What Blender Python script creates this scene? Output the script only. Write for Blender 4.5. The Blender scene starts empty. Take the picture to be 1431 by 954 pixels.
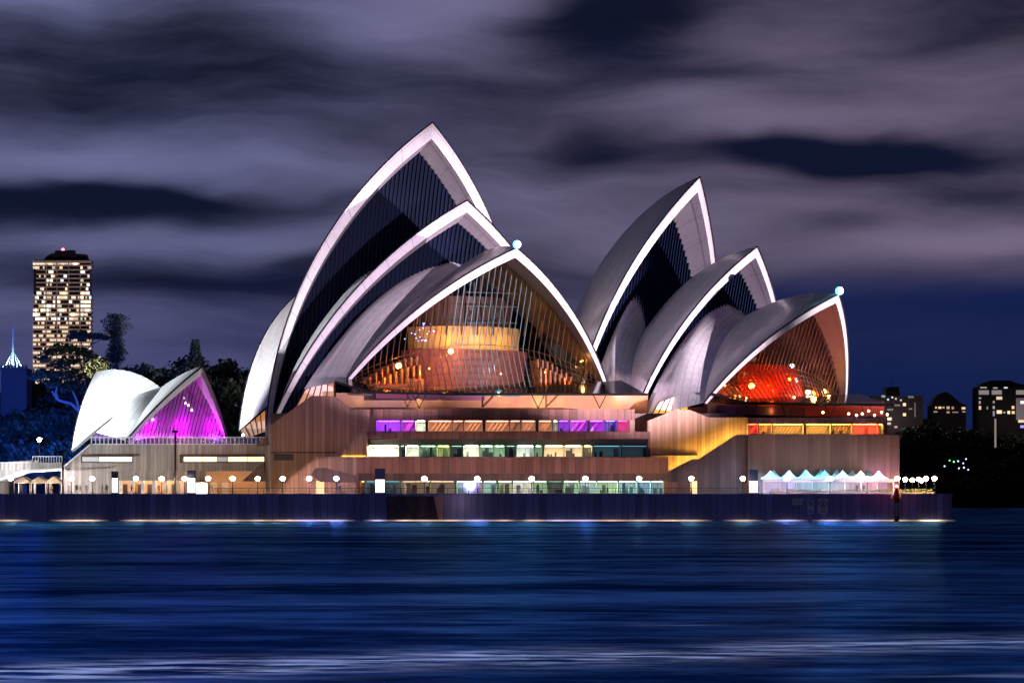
import bpy, bmesh, math, random
import numpy as np
from mathutils import Vector
R_ = math.radians
scene = bpy.context.scene
COL = scene.collection
rnd = random.Random(7)

# ------------------------------------------------------------------ camera
FOC = 3327.0                        # focal length in photo pixels (photo 1431 wide)
K = 1.0 / FOC
CAMZ = 3.4
cam_d = bpy.data.cameras.new('camera')
cam = bpy.data.objects.new('camera', cam_d)
COL.objects.link(cam)
cam.location = (0, 0, CAMZ)
cam.rotation_euler = (R_(90), 0, 0)
cam_d.sensor_width = 36.0
cam_d.lens = FOC * 36.0 / 1431.0
cam_d.shift_y = (700 - 477) / 1431.0
cam_d.clip_start = 1.0
cam_d.clip_end = 12000
scene.camera = cam
scene.view_settings.view_transform = 'Standard'
scene.view_settings.look = 'None'
scene.view_settings.exposure = 0
scene.view_settings.gamma = 1
scene.view_settings.use_curve_mapping = False
scene.cycles.use_denoising = True
scene.cycles.max_bounces = 8
scene.cycles.transparent_max_bounces = 12
scene.cycles.sample_clamp_indirect = 4.0
scene.cycles.caustics_reflective = False
scene.cycles.caustics_refractive = False

def lin(r, g, b):
    f = lambda c: (c / 255 / 12.92) if c / 255 <= 0.04045 else ((c / 255 + 0.055) / 1.055) ** 2.4
    return (f(r), f(g), f(b))

# ------------------------------------------------------------------ node expressions
class NX:
    """tiny expression builder over shader math nodes"""
    def __init__(s, nt): s.nt = nt; s.n = nt.nodes; s.l = nt.links
    def put(s, sock, v):
        if isinstance(v, V): s.l.new(v.s, sock)
        elif hasattr(v, 'is_output'): s.l.new(v, sock)
        else: sock.default_value = v
    def math(s, op, a, b=0.0, c=0.0, clamp=False):
        m = s.n.new('ShaderNodeMath'); m.operation = op; m.use_clamp = clamp
        s.put(m.inputs[0], a); s.put(m.inputs[1], b); s.put(m.inputs[2], c)
        return V(s, m.outputs[0])
    def noise(s, vec, scale=1.0, detail=3.0, rough=0.5, dist=0.0):
        m = s.n.new('ShaderNodeTexNoise'); m.inputs['Scale'].default_value = scale
        m.inputs['Detail'].default_value = detail; m.inputs['Roughness'].default_value = rough
        m.inputs['Distortion'].default_value = dist
        s.put(m.inputs['Vector'], vec); return V(s, m.outputs[0])
    def white(s, v):
        m = s.n.new('ShaderNodeTexWhiteNoise'); m.noise_dimensions = '1D'; s.put(m.inputs['W'], v); return V(s, m.outputs[0])
    def comb(s, x, y, z):
        m = s.n.new('ShaderNodeCombineXYZ'); s.put(m.inputs[0], x); s.put(m.inputs[1], y); s.put(m.inputs[2], z); return m.outputs[0]
    def sep(s, vec):
        m = s.n.new('ShaderNodeSeparateXYZ'); s.put(m.inputs[0], vec); return [V(s, o) for o in m.outputs]
    def coord(s, which):
        return s.n.new('ShaderNodeTexCoord').outputs[which]
    def mix(s, f, a, b):
        m = s.n.new('ShaderNodeMix'); m.data_type = 'RGBA'
        s.put(m.inputs[0], f)
        for sock, v in ((m.inputs[6], a), (m.inputs[7], b)):
            s.put(sock, (*v, 1) if isinstance(v, tuple) and len(v) == 3 else v)
        return m.outputs[2]
    def mul(s, c, f):
        m = s.n.new('ShaderNodeVectorMath'); m.operation = 'SCALE'
        s.put(m.inputs[0], c); s.put(m.inputs['Scale'], f); return m.outputs[0]
    def step(s, x, a, b):
        m = s.n.new('ShaderNodeMapRange'); m.interpolation_type = 'SMOOTHSTEP'
        s.put(m.inputs[0], x); m.inputs[1].default_value = a; m.inputs[2].default_value = b
        return V(s, m.outputs[0])
class V:
    def __init__(s, x, sock): s.x = x; s.s = sock
    def __add__(s, o): return s.x.math('ADD', s, o)
    __radd__ = __add__
    def __sub__(s, o): return s.x.math('SUBTRACT', s, o)
    def __rsub__(s, o): return s.x.math('SUBTRACT', o, s)
    def __mul__(s, o): return s.x.math('MULTIPLY', s, o)
    __rmul__ = __mul__
    def __truediv__(s, o): return s.x.math('DIVIDE', s, o)
    def f(s, op, b=0.0): return s.x.math(op, s, b)

# ------------------------------------------------------------------ world: night clouds over a faint twilight sky
world = bpy.data.worlds.new('World'); scene.world = world; world.use_nodes = True
wt = world.node_tree; X = NX(wt)
bg = wt.nodes['Background']
sky = wt.nodes.new('ShaderNodeTexSky'); sky.sky_type = 'NISHITA'; sky.sun_disc = False
sky.sun_elevation = R_(-4); sky.sun_rotation = R_(200)
dx, dy, dz = X.sep(X.coord('Generated'))
el = dz.f('ARCSINE') * 57.29578
az = X.math('ARCTAN2', dx, dy) * 57.29578
wn = X.comb(az * 0.10, el * 0.42, 0.0)
warp = (X.noise(wn, 1.0, 2.0, 0.5) - 0.5) * 2.0
warp2 = (X.noise(X.comb(az * 0.13 + 7.3, el * 0.35, 3.0), 1.3, 2.5, 0.5) - 0.5) * 2.0
az2 = az + warp * 2.2
el2 = el + warp2 * 0.9
# (azimuth deg, elevation deg, half width, half height, lightness) of the broad cloud streaks
def pxdir(x, y): return ((x - 715.5) * K * 57.3, (700 - y) * K * 57.3)
STREAKS = [(40,15,130,26,.42),(210,115,330,70,-.40),(90,228,210,32,.40),(330,250,200,26,.20),(50,300,230,20,-.55),(330,290,170,14,-.34),
 (270,332,230,20,.30),(430,352,110,14,-.26),(300,395,320,30,-.42),(80,455,190,40,.22),(300,470,120,22,-.15),(560,45,130,44,.50),(690,10,110,18,.30),(720,120,150,55,-.12),(860,50,90,60,-.52),(1000,100,70,22,-.20),
 (1060,80,160,34,.22),(960,150,120,40,.26),(1010,22,160,26,-.20),(1370,50,150,60,-.30),(1370,130,130,36,.20),(1000,115,120,22,-.22),(1120,180,190,18,.36),(1080,212,130,16,-.60),(1230,232,150,20,-.62),(830,208,80,30,-.42),(740,290,130,40,.22),
 (1360,285,120,22,-.25),(1330,345,190,24,.56),(1060,300,120,24,.26),(910,325,120,22,.26),(1150,320,60,14,-.28),(1180,372,120,12,.10)]
lum = None
for (sx, sy, hw, hh, s) in STREAKS:
    a0, e0 = pxdir(sx, sy)
    u = (az2 - a0) / (hw * K * 57.3); v = (el2 - e0) / (hh * K * 57.3)
    g = ((u * u + v * v) * -0.8).f('EXPONENT') * s
    lum = g if lum is None else lum + g
fine = (X.noise(X.comb(az2 * 0.13, el2 * 0.75, 5.0), 1.7, 5.0, 0.58) - 0.5) * 0.72
cl = X.step(lum * 1.15 + fine * 1.0 + 0.31, -0.30, 1.10)
low_r = X.step(az + warp2 * 0.8, 0.5, 6.0) * (1.0 - X.step(el + warp * 0.35 + warp2 * 0.25, 4.7, 6.0))
low_m = 1.0 - X.step(el + warp2 * 0.5, 2.3, 6.2)
blue = X.noise(X.comb(az2 * 0.09 + 31.0, el2 * 0.30, 8.0), 1.2, 2.0, 0.5)
dark = X.mix(X.step(blue, 0.35, 0.65), lin(17, 19, 35), lin(16, 22, 46))
light = X.mix(X.step(az, -9.0, 8.0), lin(110, 112, 154), lin(116, 104, 130))
ccol = X.mix(cl, dark, light)
ccol = X.mix(low_m * 0.42, ccol, lin(52, 50, 112))
ccol = X.mix(low_r * (0.84 + blue * 0.14), ccol, lin(5, 27, 74))
# the city lights the clouds near the horizon; overhead and behind, the night sky is darker
dome = (1.0 - X.step(el, 13.0, 32.0) * 0.82) * (1.0 - X.step(az.f('ABSOLUTE'), 22.0, 70.0) * 0.85)
ccol = X.mul(ccol, dome)
below = X.step(el, -1.5, 0.2)
ccol = X.mix(below, lin(3, 8, 26), ccol)
addn = wt.nodes.new('ShaderNodeMix'); addn.data_type = 'RGBA'; addn.blend_type = 'ADD'
addn.inputs[0].default_value = 1.0
wt.links.new(ccol, addn.inputs[6])
wt.links.new(X.mul(sky.outputs[0], 0.02), addn.inputs[7])
wt.links.new(addn.outputs[2], bg.inputs['Color'])
bg.inputs['Strength'].default_value = 1.0

# ------------------------------------------------------------------ floodlights (night floodlighting of the shells, plus added fills)
def aim(o, loc, tgt):
    o.location = loc
    o.rotation_euler = (Vector(tgt) - Vector(loc)).to_track_quat('-Z', 'Y').to_euler()
def flood(loc, tgt, watts, col, deg, blend=0.5, size=0.6):
    d = bpy.data.lights.new('floodlight', 'SPOT'); d.energy = watts; d.color = col
    d.spot_size = R_(deg); d.spot_blend = blend; d.shadow_soft_size = size
    o = bpy.data.objects.new('floodlight', d); COL.objects.link(o); aim(o, loc, tgt); return o
def lamp_light(loc, watts, col, size=0.4, name='room_light'):
    d = bpy.data.lights.new(name, 'POINT'); d.energy = watts; d.color = col; d.shadow_soft_size = size
    o = bpy.data.objects.new(name, d); COL.objects.link(o); o.location = loc; return o
WHITE = (1.0, 0.93, 1.0); VIOLET = (0.72, 0.55, 1.0); COOL = (0.80, 0.90, 1.0)
flood((150, 240, 10), (-22, 485, 49), 8e6, (1.0, 0.80, 1.0), 13.5, 0.5)
flood((28, 215, 8), (-34, 478, 46), 3.4e6, (0.96, 0.74, 1.0), 11.5, 0.6)
flood((205, 290, 10), (62, 452, 46), 4.8e6, (1.0, 0.83, 1.0), 15, 0.5)
flood((-118, 392, 7), (-72, 455, 22), 1.3e5, COOL, 60, 0.8)
flood((-128, 436, 17), (-80, 462, 20), 5e5, COOL, 40, 0.7)
flood((-150, 478, 12), (-58, 515, 36), 1.3e6, (0.92, 0.90, 1.0), 34, 0.5)
flood((-30, 330, 6), (45, 460, 46), 0.9e5, (0.36, 0.20, 1.0), 24, 0.8)
flood((19, 434, 23), (40, 462, 40), 4e3, (0.95, 0.62, 1.0), 110, 0.8, 0.3)
flood((-60, 300, 6), (-18, 455, 36), 0.6e5, (0.42, 0.20, 1.0), 20, 0.8)
flood((-100, 335, 6), (-38, 468, 24), 1.1e5, (1.0, 0.70, 0.88), 11, 0.9)
flood((-15, -25, 9), (-15, 400, 3), 3.5e5, (0.34, 0.34, 1.0), 30, 0.5)  # added unseen blue fill that lifts the sea wall
flood((-20, -30, 34), (0, 52, 0), 9e5, (0.50, 0.62, 1.0), 34, 0.7)  # added unseen fill behind the camera, brightens the near foam
flood((-300, 1330, 10), (-278, 1500, 110), 0.55e6, (1.0, 0.74, 0.62), 70, 0.8)  # added warm fill that brightens the distant tower's slabs

# ------------------------------------------------------------------ geometry helpers
def at(px, py, Y): return ((px - 715.5) * K * Y, Y, CAMZ - (py - 700) * K * Y)
def xat(px, Y): return (px - 715.5) * K * Y
def zat(py, Y): return CAMZ - (py - 700) * K * Y
WO = {}
def root(name, label, cat, loc=(0, 0, 0), group=None):
    o = bpy.data.objects.new(name, None); COL.objects.link(o); o.location = loc
    o.empty_display_size = 1.0
    o['label'] = label; o['category'] = cat
    if group: o['group'] = group
    WO[o] = Vector(loc); return o
class MB:
    def __init__(s): s.v = []; s.f = []; s.uv = {}
    def quadgrid(s, rows, uvs=None):
        b = len(s.v); n = len(rows[0])
        for r in rows: s.v += [tuple(p) for p in r]
        if uvs is not None:
            k = b
            for ru in uvs:
                for q in ru: s.uv[k] = q; k += 1
        for i in range(len(rows) - 1):
            for j in range(n - 1):
                s.f.append((b + i * n + j, b + i * n + j + 1, b + (i + 1) * n + j + 1, b + (i + 1) * n + j))
        return s
    def box(s, x0, x1, y0, y1, z0, z1):
        b = len(s.v)
        s.v += [(x0, y0, z0), (x1, y0, z0), (x1, y1, z0), (x0, y1, z0), (x0, y0, z1), (x1, y0, z1), (x1, y1, z1), (x0, y1, z1)]
        for f in ((0, 3, 2, 1), (4, 5, 6, 7), (0, 1, 5, 4), (1, 2, 6, 5), (2, 3, 7, 6), (3, 0, 4, 7)): s.f.append(tuple(b + i for i in f))
        return s
    def pbox(s, px0, px1, py0, py1, Y0, Y1):           # a box whose front face sits at photo pixels at depth Y0
        return s.box(xat(px0, Y0), xat(px1, Y0), Y0, Y1, zat(py1, Y0), zat(py0, Y0))
    def prism(s, poly, y0, y1):                        # polygon in X,Z extruded along Y
        b = len(s.v); n = len(poly)
        s.v += [(x, y0, z) for x, z in poly] + [(x, y1, z) for x, z in poly]
        s.f.append(tuple(range(b, b + n))); s.f.append(tuple(range(b + 2 * n - 1, b + n - 1, -1)))
        for i in range(n):
            j = (i + 1) % n; s.f.append((b + i, b + i + n, b + j + n, b + j))
        return s
    def pprism(s, poly, Y0, Y1): return s.prism([(xat(a, Y0), zat(c, Y0)) for a, c in poly], Y0, Y1)
    def vprism(s, poly, z0, z1):                       # polygon in X,Y extruded up
        b = len(s.v); n = len(poly)
        s.v += [(x, y, z0) for x, y in poly] + [(x, y, z1) for x, y in poly]
        s.f.append(tuple(range(b + n - 1, b - 1, -1))); s.f.append(tuple(range(b + n, b + 2 * n)))
        for i in range(n):
            j = (i + 1) % n; s.f.append((b + i, b + j, b + j + n, b + i + n))
        return s
    def tube(s, pts, r, n=6, r1=None):
        pts = [Vector(p) for p in pts]; b = len(s.v)
        for i, p in enumerate(pts):
            d = (pts[min(i + 1, len(pts) - 1)] - pts[max(i - 1, 0)]).normalized()
            u = d.cross(Vector((0, 0, 1)) if abs(d.z) < 0.9 else Vector((1, 0, 0))).normalized(); w = d.cross(u)
            rr = r if r1 is None else r + (r1 - r) * i / (len(pts) - 1)
            for k in range(n):
                a = 2 * math.pi * k / n; s.v.append(tuple(p + u * math.cos(a) * rr + w * math.sin(a) * rr))
        for i in range(len(pts) - 1):
            for k in range(n):
                k2 = (k + 1) % n; s.f.append((b + i * n + k, b + i * n + k2, b + (i + 1) * n + k2, b + (i + 1) * n + k))
        s.f.append(tuple(b + k for k in range(n))); e = b + (len(pts) - 1) * n; s.f.append(tuple(e + n - 1 - k for k in range(n)))
        return s
    def lathe(s, c, prof, n=12):
        b = len(s.v); cx, cy, cz = c
        for r, z in prof:
            for k in range(n):
                a = 2 * math.pi * k / n; s.v.append((cx + r * math.cos(a), cy + r * math.sin(a), cz + z))
        for i in range(len(prof) - 1):
            for k in range(n):
                k2 = (k + 1) % n; s.f.append((b + i * n + k, b + i * n + k2, b + (i + 1) * n + k2, b + (i + 1) * n + k))
        s.f.append(tuple(b + n - 1 - k for k in range(n))); e = b + (len(prof) - 1) * n; s.f.append(tuple(e + k for k in range(n)))
        return s
    def ball(s, c, r, n=12, sz=1.0):
        m = n // 2
        return s.lathe(c, [(max(r * math.sin(math.pi * i / m), 0.001), -r * sz * math.cos(math.pi * i / m)) for i in range(m + 1)], n)
    def build(s, name, mat, parent=None, smooth=False, loc=None, mesh_only=False):
        off = WO[parent] if parent is not None else Vector(loc or (0, 0, 0))
        me = bpy.data.meshes.new(name)
        me.from_pydata([(p[0] - off[0], p[1] - off[1], p[2] - off[2]) for p in s.v], [], s.f)
        me.materials.append(mat)
        if s.uv:
            ul = me.uv_layers.new(name='UVMap')
            vi = np.zeros(len(me.loops), dtype=np.int32); me.loops.foreach_get('vertex_index', vi)
            ul.data.foreach_set('uv', np.array([s.uv.get(int(i), (0, 0)) for i in vi], dtype=np.float32).ravel())
        if smooth: me.polygons.foreach_set('use_smooth', [True] * len(me.polygons))
        me.update()
        o = bpy.data.objects.new(name, me); COL.objects.link(o)
        if parent is not None: o.parent = parent
        else: o.location = off
        WO[o] = Vector(off); return o
def tag(o, label, cat, group=None, kind=None):
    o['label'] = label; o['category'] = cat
    if group: o['group'] = group
    if kind: o['kind'] = kind
    return o
def structure(o): o['kind'] = 'structure'; return o
def copy_thing(o, loc, label=None, rz=None, scale=None):
    def rec(a, parent):
        c = a.copy(); COL.objects.link(c)
        if parent is not None: c.parent = parent
        for ch in list(a.children): rec(ch, c)
        return c
    c = rec(o, None); c.location = loc
    if label: c['label'] = label
    if rz is not None: c.rotation_euler = (0, 0, rz)
    if scale is not None: c.scale = (scale, scale, scale)
    return c

# ------------------------------------------------------------------ materials
def newmat(name):
    m = bpy.data.materials.new(name); m.use_nodes = True
    return m, m.node_tree, m.node_tree.nodes['Principled BSDF'], NX(m.node_tree)
def plain(name, col, rough=0.6, metal=0.0, var=0.25, scale=0.8):
    m, nt, b, x = newmat(name)
    n = x.noise(x.coord('Object'), scale, 4.0, 0.6)
    nt.links.new(x.mix(n, tuple(c * (1 - var) for c in col), tuple(min(1, c * (1 + var)) for c in col)), b.inputs['Base Color'])
    b.inputs['Roughness'].default_value = rough; b.inputs['Metallic'].default_value = metal
    return m
def glow(name, col, strength):
    m, nt, b, x = newmat(name)
    b.inputs['Base Color'].default_value = (0.6, 0.6, 0.6, 1)
    b.inputs['Emission Color'].default_value = (*col, 1); b.inputs['Emission Strength'].default_value = strength
    return m
def panelmat(name, col, w, line=0.06, dark=0.35, rough=0.75):
    """precast concrete cladding with vertical joints"""
    m, nt, b, x = newmat(name)
    px, py, pz = x.sep(x.coord('Object'))
    q = (px + py * 0.77) / w
    fr = q.f('FRACT'); idx = q.f('FLOOR')
    joint = 1.0 - x.math('LESS_THAN', fr, line) * (1 - dark)
    tone = x.white(idx) * 0.5 + 0.72
    st = x.noise(x.comb(px * 1.4, py * 1.4, pz * 0.10), 1.0, 5.0, 0.65) * 0.9 + 0.52
    gr = x.noise(x.coord('Object'), 6.0, 3.0, 0.6) * 0.3 + 0.85
    v = tone * st * gr * joint
    nt.links.new(x.mul((*col,), v) if False else x.mix(v.f('MULTIPLY', 0.7), (0, 0, 0), tuple(min(1, c / 0.7) for c in col)), b.inputs['Base Color'])
    b.inputs['Roughness'].default_value = rough
    bp = nt.nodes.new('ShaderNodeBump'); bp.inputs['Strength'].default_value = 0.6; bp.inputs['Distance'].default_value = 0.06
    nt.links.new(joint.s, bp.inputs['Height']); nt.links.new(bp.outputs[0], b.inputs['Normal'])
    return m
def tilemat(name, col):
    m, nt, b, x = newmat(name)
    u, v, _ = x.sep(x.coord('UV'))
    fr = (v * 1.0).f('FRACT')
    rib = x.math('LESS_THAN', fr, 0.07)
    che = (u + (fr - 0.5).f('ABSOLUTE') * 1.1).f('FRACT')
    ch = x.math('LESS_THAN', che, 0.08)
    tone = x.white(v.f('FLOOR') + (u + (fr - 0.5).f('ABSOLUTE') * 1.1).f('FLOOR') * 17.3) * 0.12 + 0.90
    st = x.noise(x.comb(u * 0.22, v * 1.3, 0.0), 1.0, 5.0, 0.65) * 0.6 + 0.66
    k = tone * st * (1.0 - x.math('MAXIMUM', rib * 0.5, ch * 0.36))
    nt.links.new(x.mix(k, (0, 0, 0), col), b.inputs['Base Color'])
    nt.links.new((0.17 + x.math('MAXIMUM', rib, ch) * 0.3 + x.white(v.f('FLOOR')) * 0.08).s, b.inputs['Roughness'])
    return m
def rimmat(name, col):
    m, nt, b, x = newmat(name)
    u, v, _ = x.sep(x.coord('UV'))
    j = x.math('LESS_THAN', (u * 9.0).f('FRACT'), 0.018)
    l2 = x.math('LESS_THAN', (v - 0.22).f('ABSOLUTE'), 0.025)
    n = x.noise(x.coord('Object'), 0.5, 5.0, 0.65) * 0.36 + 0.78
    n2 = x.step(x.noise(x.comb(u * 60.0, v * 4.0, 0.0), 1.0, 2.0, 0.5), 0.63, 0.7)
    k = n * (1.0 - j * 0.55) * (1.0 - l2 * 0.4) * (1.0 - n2 * 0.25)
    nt.links.new(x.mix(k, (0, 0, 0), col), b.inputs['Base Color']); b.inputs['Roughness'].default_value = 0.55
    return m
def glassmat(name, tint, refl=0.12, rough=0.02, trans=1.0):
    m = bpy.data.materials.new(name); m.use_nodes = True; nt = m.node_tree; nt.nodes.clear(); x = NX(nt)
    o = nt.nodes.new('ShaderNodeOutputMaterial'); t = nt.nodes.new('ShaderNodeBsdfTransparent'); g = nt.nodes.new('ShaderNodeBsdfGlossy')
    mx = nt.nodes.new('ShaderNodeMixShader'); t.inputs[0].default_value = (*tint, 1); g.inputs['Roughness'].default_value = rough
    lw = nt.nodes.new('ShaderNodeLayerWeight'); lw.inputs[0].default_value = 0.25
    nt.links.new((V(x, lw.outputs['Fresnel']) * 0.7 + refl * 0.5).s, mx.inputs[0])
    nt.links.new(t.outputs[0], mx.inputs[1]); nt.links.new(g.outputs[0], mx.inputs[2]); nt.links.new(mx.outputs[0], o.inputs[0]); return m

M = {}
M['tile'] = tilemat('cream_tile', (0.74, 0.71, 0.68))
M['rim'] = rimmat('rim_concrete', (0.62, 0.57, 0.56))
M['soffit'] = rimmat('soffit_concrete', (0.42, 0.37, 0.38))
M['soffit_shaded'] = rimmat('shaded_soffit', (0.13, 0.09, 0.09))  # soffit copy darkened to carry the shade inside the glazed mouths
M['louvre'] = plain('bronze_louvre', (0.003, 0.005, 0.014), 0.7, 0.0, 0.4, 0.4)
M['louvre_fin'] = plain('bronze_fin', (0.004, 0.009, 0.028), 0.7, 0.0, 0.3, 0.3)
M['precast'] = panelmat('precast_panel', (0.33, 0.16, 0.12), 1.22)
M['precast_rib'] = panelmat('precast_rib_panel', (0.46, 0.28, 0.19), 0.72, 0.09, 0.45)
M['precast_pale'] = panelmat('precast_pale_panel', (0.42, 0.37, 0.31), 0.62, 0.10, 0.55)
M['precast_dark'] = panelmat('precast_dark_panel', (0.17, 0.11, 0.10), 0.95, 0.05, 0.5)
M['seawall'] = panelmat('seawall_concrete', (0.32, 0.36, 0.60), 1.15, 0.06, 0.35)
M['paving'] = plain('granite_paving', (0.26, 0.21, 0.19), 0.7)
M['dark'] = plain('dark_metal', (0.02, 0.02, 0.025), 0.45, 0.5)
M['steel'] = plain('painted_steel', (0.25, 0.26, 0.28), 0.4, 0.6)
M['pale_steel'] = plain('pale_mullion', (0.16, 0.24, 0.26), 0.35, 0.4)
M['bronze'] = plain('bronze_frame', (0.10, 0.06, 0.04), 0.4, 0.6)
M['white'] = plain('white_paint', (0.78, 0.77, 0.76), 0.5, 0, 0.06)
M['room'] = plain('room_wall', (0.62, 0.58, 0.52), 0.8, 0, 0.2, 0.5)
M['room_beam'] = plain('folded_beam', (0.55, 0.42, 0.33), 0.8, 0, 0.15)
M['furn'] = plain('dark_furnishing', (0.05, 0.045, 0.05), 0.6)
M['ochre'] = plain('ochre_timber', (0.55, 0.33, 0.10), 0.5, 0, 0.3, 0.5)
M['timber'] = plain('brush_box_timber', (0.36, 0.15, 0.06), 0.45, 0, 0.35, 0.7)
M['redwall'] = plain('red_carpet_wall', (0.45, 0.035, 0.015), 0.7, 0, 0.3, 0.5)
M['shaded_timber'] = plain('unlit_timber', (0.06, 0.028, 0.016), 0.5, 0, 0.35, 0.7)  # timber darkened so the unlit upper foyer shade is in its colour
M['plum_wall'] = plain('plum_wall', (0.22, 0.06, 0.045), 0.6, 0, 0.4, 0.5)
M['plum'] = plain('plum_carpet', (0.14, 0.03, 0.06), 0.8, 0, 0.3)
M['magenta'] = plain('pale_curtain', (0.7, 0.6, 0.7), 0.7, 0, 0.15, 0.4)
M['glass'] = glassmat('clear_glass', (0.85, 0.88, 0.9), 0.06)
M['smoke'] = glassmat('smoked_glass', (0.46, 0.40, 0.36), 0.10)
M['mouth'] = glassmat('bronze_tint_glass', (0.62, 0.58, 0.54), 0.10)
M['canopy_glass'] = glassmat('dark_canopy_glass', (0.10, 0.11, 0.14), 0.25, 0.1)
M['bark'] = plain('grey_bark', (0.10, 0.08, 0.07), 0.9)
M['pale_bark'] = plain('lit_limb_bark', (0.38, 0.34, 0.34), 0.8)  # light on the limbs painted in as a paler bark
M['leaf'] = plain('dark_foliage', (0.035, 0.06, 0.04), 0.6, 0, 0.5, 0.35)
M['leaf2'] = plain('mid_foliage', (0.055, 0.085, 0.045), 0.6, 0, 0.5, 0.35)
M['pine'] = plain('pine_foliage', (0.03, 0.05, 0.045), 0.6, 0, 0.4, 0.35)
M['skin'] = plain('skin_and_clothes', (0.10, 0.08, 0.10), 0.8)
for k_ in ('louvre', 'louvre_fin'): M[k_].node_tree.nodes['Principled BSDF'].inputs['Specular IOR Level'].default_value = 0.08
def globemat(name, col, st):
    m, nt, b, x = newmat(name)
    g = nt.nodes.new('ShaderNodeNewGeometry'); nx_, ny_, nz_ = x.sep(g.outputs['Normal'])
    b.inputs['Emission Color'].default_value = (*col, 1)
    nt.links.new(((1.0 - x.step(nz_, -0.25, 0.45)) * st + 5.0).s, b.inputs['Emission Strength']); return m
GL = {}
def G(col, s):
    k = (tuple(round(c, 3) for c in col), s)
    if k not in GL: GL[k] = glow('lit_' + str(len(GL)), col, s)
    return GL[k]

# ------------------------------------------------------------------ water, land, promenade
def water_mat():
    m = bpy.data.materials.new('harbour_water'); m.use_nodes = True; nt = m.node_tree; nt.nodes.clear(); x = NX(nt)
    o = nt.nodes.new('ShaderNodeOutputMaterial')
    px, py, pz = x.sep(x.coord('Object'))
    big = x.noise(x.comb(px / 55, py / 16, 0.0), 1.0, 4.0, 0.6)
    mid = x.noise(x.comb(px / 3.5, py / 1.4, 2.0), 1.0, 5.0, 0.65)
    sml = x.noise(x.comb(px / 1.6, py / 0.5, 5.0), 1.0, 3.0, 0.6)
    bp = nt.nodes.new('ShaderNodeBump'); bp.inputs['Strength'].default_value = 1.0; bp.inputs['Distance'].default_value = 1.0
    nt.links.new((big * 0.7 + mid * 0.30 + sml * 0.04).s, bp.inputs['Height'])
    gl = nt.nodes.new('ShaderNodeBsdfGlossy'); gl.inputs['Roughness'].default_value = 0.34
    nt.links.new(bp.outputs[0], gl.inputs['Normal'])
    # long bright and dark reflection streaks painted into the gloss tint
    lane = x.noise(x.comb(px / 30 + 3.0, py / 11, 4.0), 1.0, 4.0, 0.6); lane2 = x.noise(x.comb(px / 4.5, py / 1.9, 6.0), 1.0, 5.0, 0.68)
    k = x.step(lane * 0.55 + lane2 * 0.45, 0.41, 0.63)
    df = nt.nodes.new('ShaderNodeBsdfDiffuse')
    # pale foam left on the surface by a passing wake
    wy = py - px * 0.5 + (x.noise(x.comb(px / 7, py / 30, 9.0), 1.0, 2.0, 0.5) - 0.5) * 8.0
    band = ((wy - 52.0) / 3.0); band = ((band * band) * -1.0).f('EXPONENT')
    foam = band * x.step(x.noise(x.comb(px / 2.6, py / 0.8, 1.0), 1.0, 5.0, 0.65), 0.40, 0.66)
    wisp = x.step(x.noise(x.comb(px / 16 + 11.0, py / 4.0, 13.0), 1.0, 4.0, 0.6), 0.62, 0.76) * 0.4
    foam = x.math('MINIMUM', foam + wisp, 1.0)
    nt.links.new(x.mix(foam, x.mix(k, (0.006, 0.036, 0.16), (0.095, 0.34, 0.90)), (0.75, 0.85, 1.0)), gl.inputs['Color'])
    nt.links.new(x.mix(foam, (0.001, 0.006, 0.035), (0.62, 0.68, 0.85)), df.inputs['Color'])
    mx = nt.nodes.new('ShaderNodeMixShader')
    nt.links.new((0.85 - foam * 0.45).s, mx.inputs[0]); nt.links.new(df.outputs[0], mx.inputs[1]); nt.links.new(gl.outputs[0], mx.inputs[2])
    nt.links.new(mx.outputs[0], o.inputs[0]); return m
w = MB(); w.quadgrid([[(-4000, -200, 0), (4000, -200, 0)], [(-4000, 9000, 0), (4000, 9000, 0)]])
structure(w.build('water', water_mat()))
SW = 400.0                                      # depth of the sea wall face
ZP = zat(690, SW)                               # promenade level
XE = xat(1330, SW)
land = MB(); land.vprism([(-420, SW + 1.2), (XE - 1.2, SW + 1.2), (XE - 1.2, 560), (40, 640), (-420, 640)], -2, ZP)
structure(land.build('promenade', M['paving']))

# sea wall -------------------------------------------------------------
sw = root('sea_wall', 'long dark concrete harbour wall under the promenade', 'sea wall', (0, SW, 0))
b = MB()
xs0, xs1 = xat(540, SW), xat(608, SW)
b.box(-420, xs0, SW, SW + 1.2, -2, ZP - 0.35); b.box(xs1 + 1.5, XE, SW, SW + 1.2, -2, ZP - 0.35)
b.box(XE - 1.2, XE, SW + 1.2, 560, -2, ZP - 0.35)
b.build('wall_face', M['seawall'], sw)
b = MB(); b.box(-420, XE + 0.15, SW - 0.15, SW + 1.25, ZP - 0.35, ZP + 0.06); b.build('coping', M['seawall'], sw)
b = MB(); b.box(xs0, xs1 + 1.5, SW + 1.0, SW + 1.2, -2, ZP - 0.35)
b.pprism([(540, 698), (608, 694), (608, 726), (578, 717)], SW + 0.5, SW + 0.99); b.build('stair_recess', M['precast_dark'], sw)
b = MB(); b.pprism([(606, 692.5), (620, 692.5), (619, 727), (613, 727)], SW - 0.3, SW + 0.9); b.build('pier_panel', plain('pink_concrete', (.62, .34, .30), .7), sw)
b = MB(); b.pprism([(536, 696), (542, 696), (578, 716), (572, 718)], SW - 0.25, SW + 0.5); b.build('stair_stringer', M['dark'], sw)
b = MB(); b.box(-420, XE + 0.6, SW - 0.7, SW - 0.002, -2, 0.18); b.build('waterline_ledge', plain('wet_stone', (0.3, 0.28, 0.27), 0.3), sw)
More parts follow.
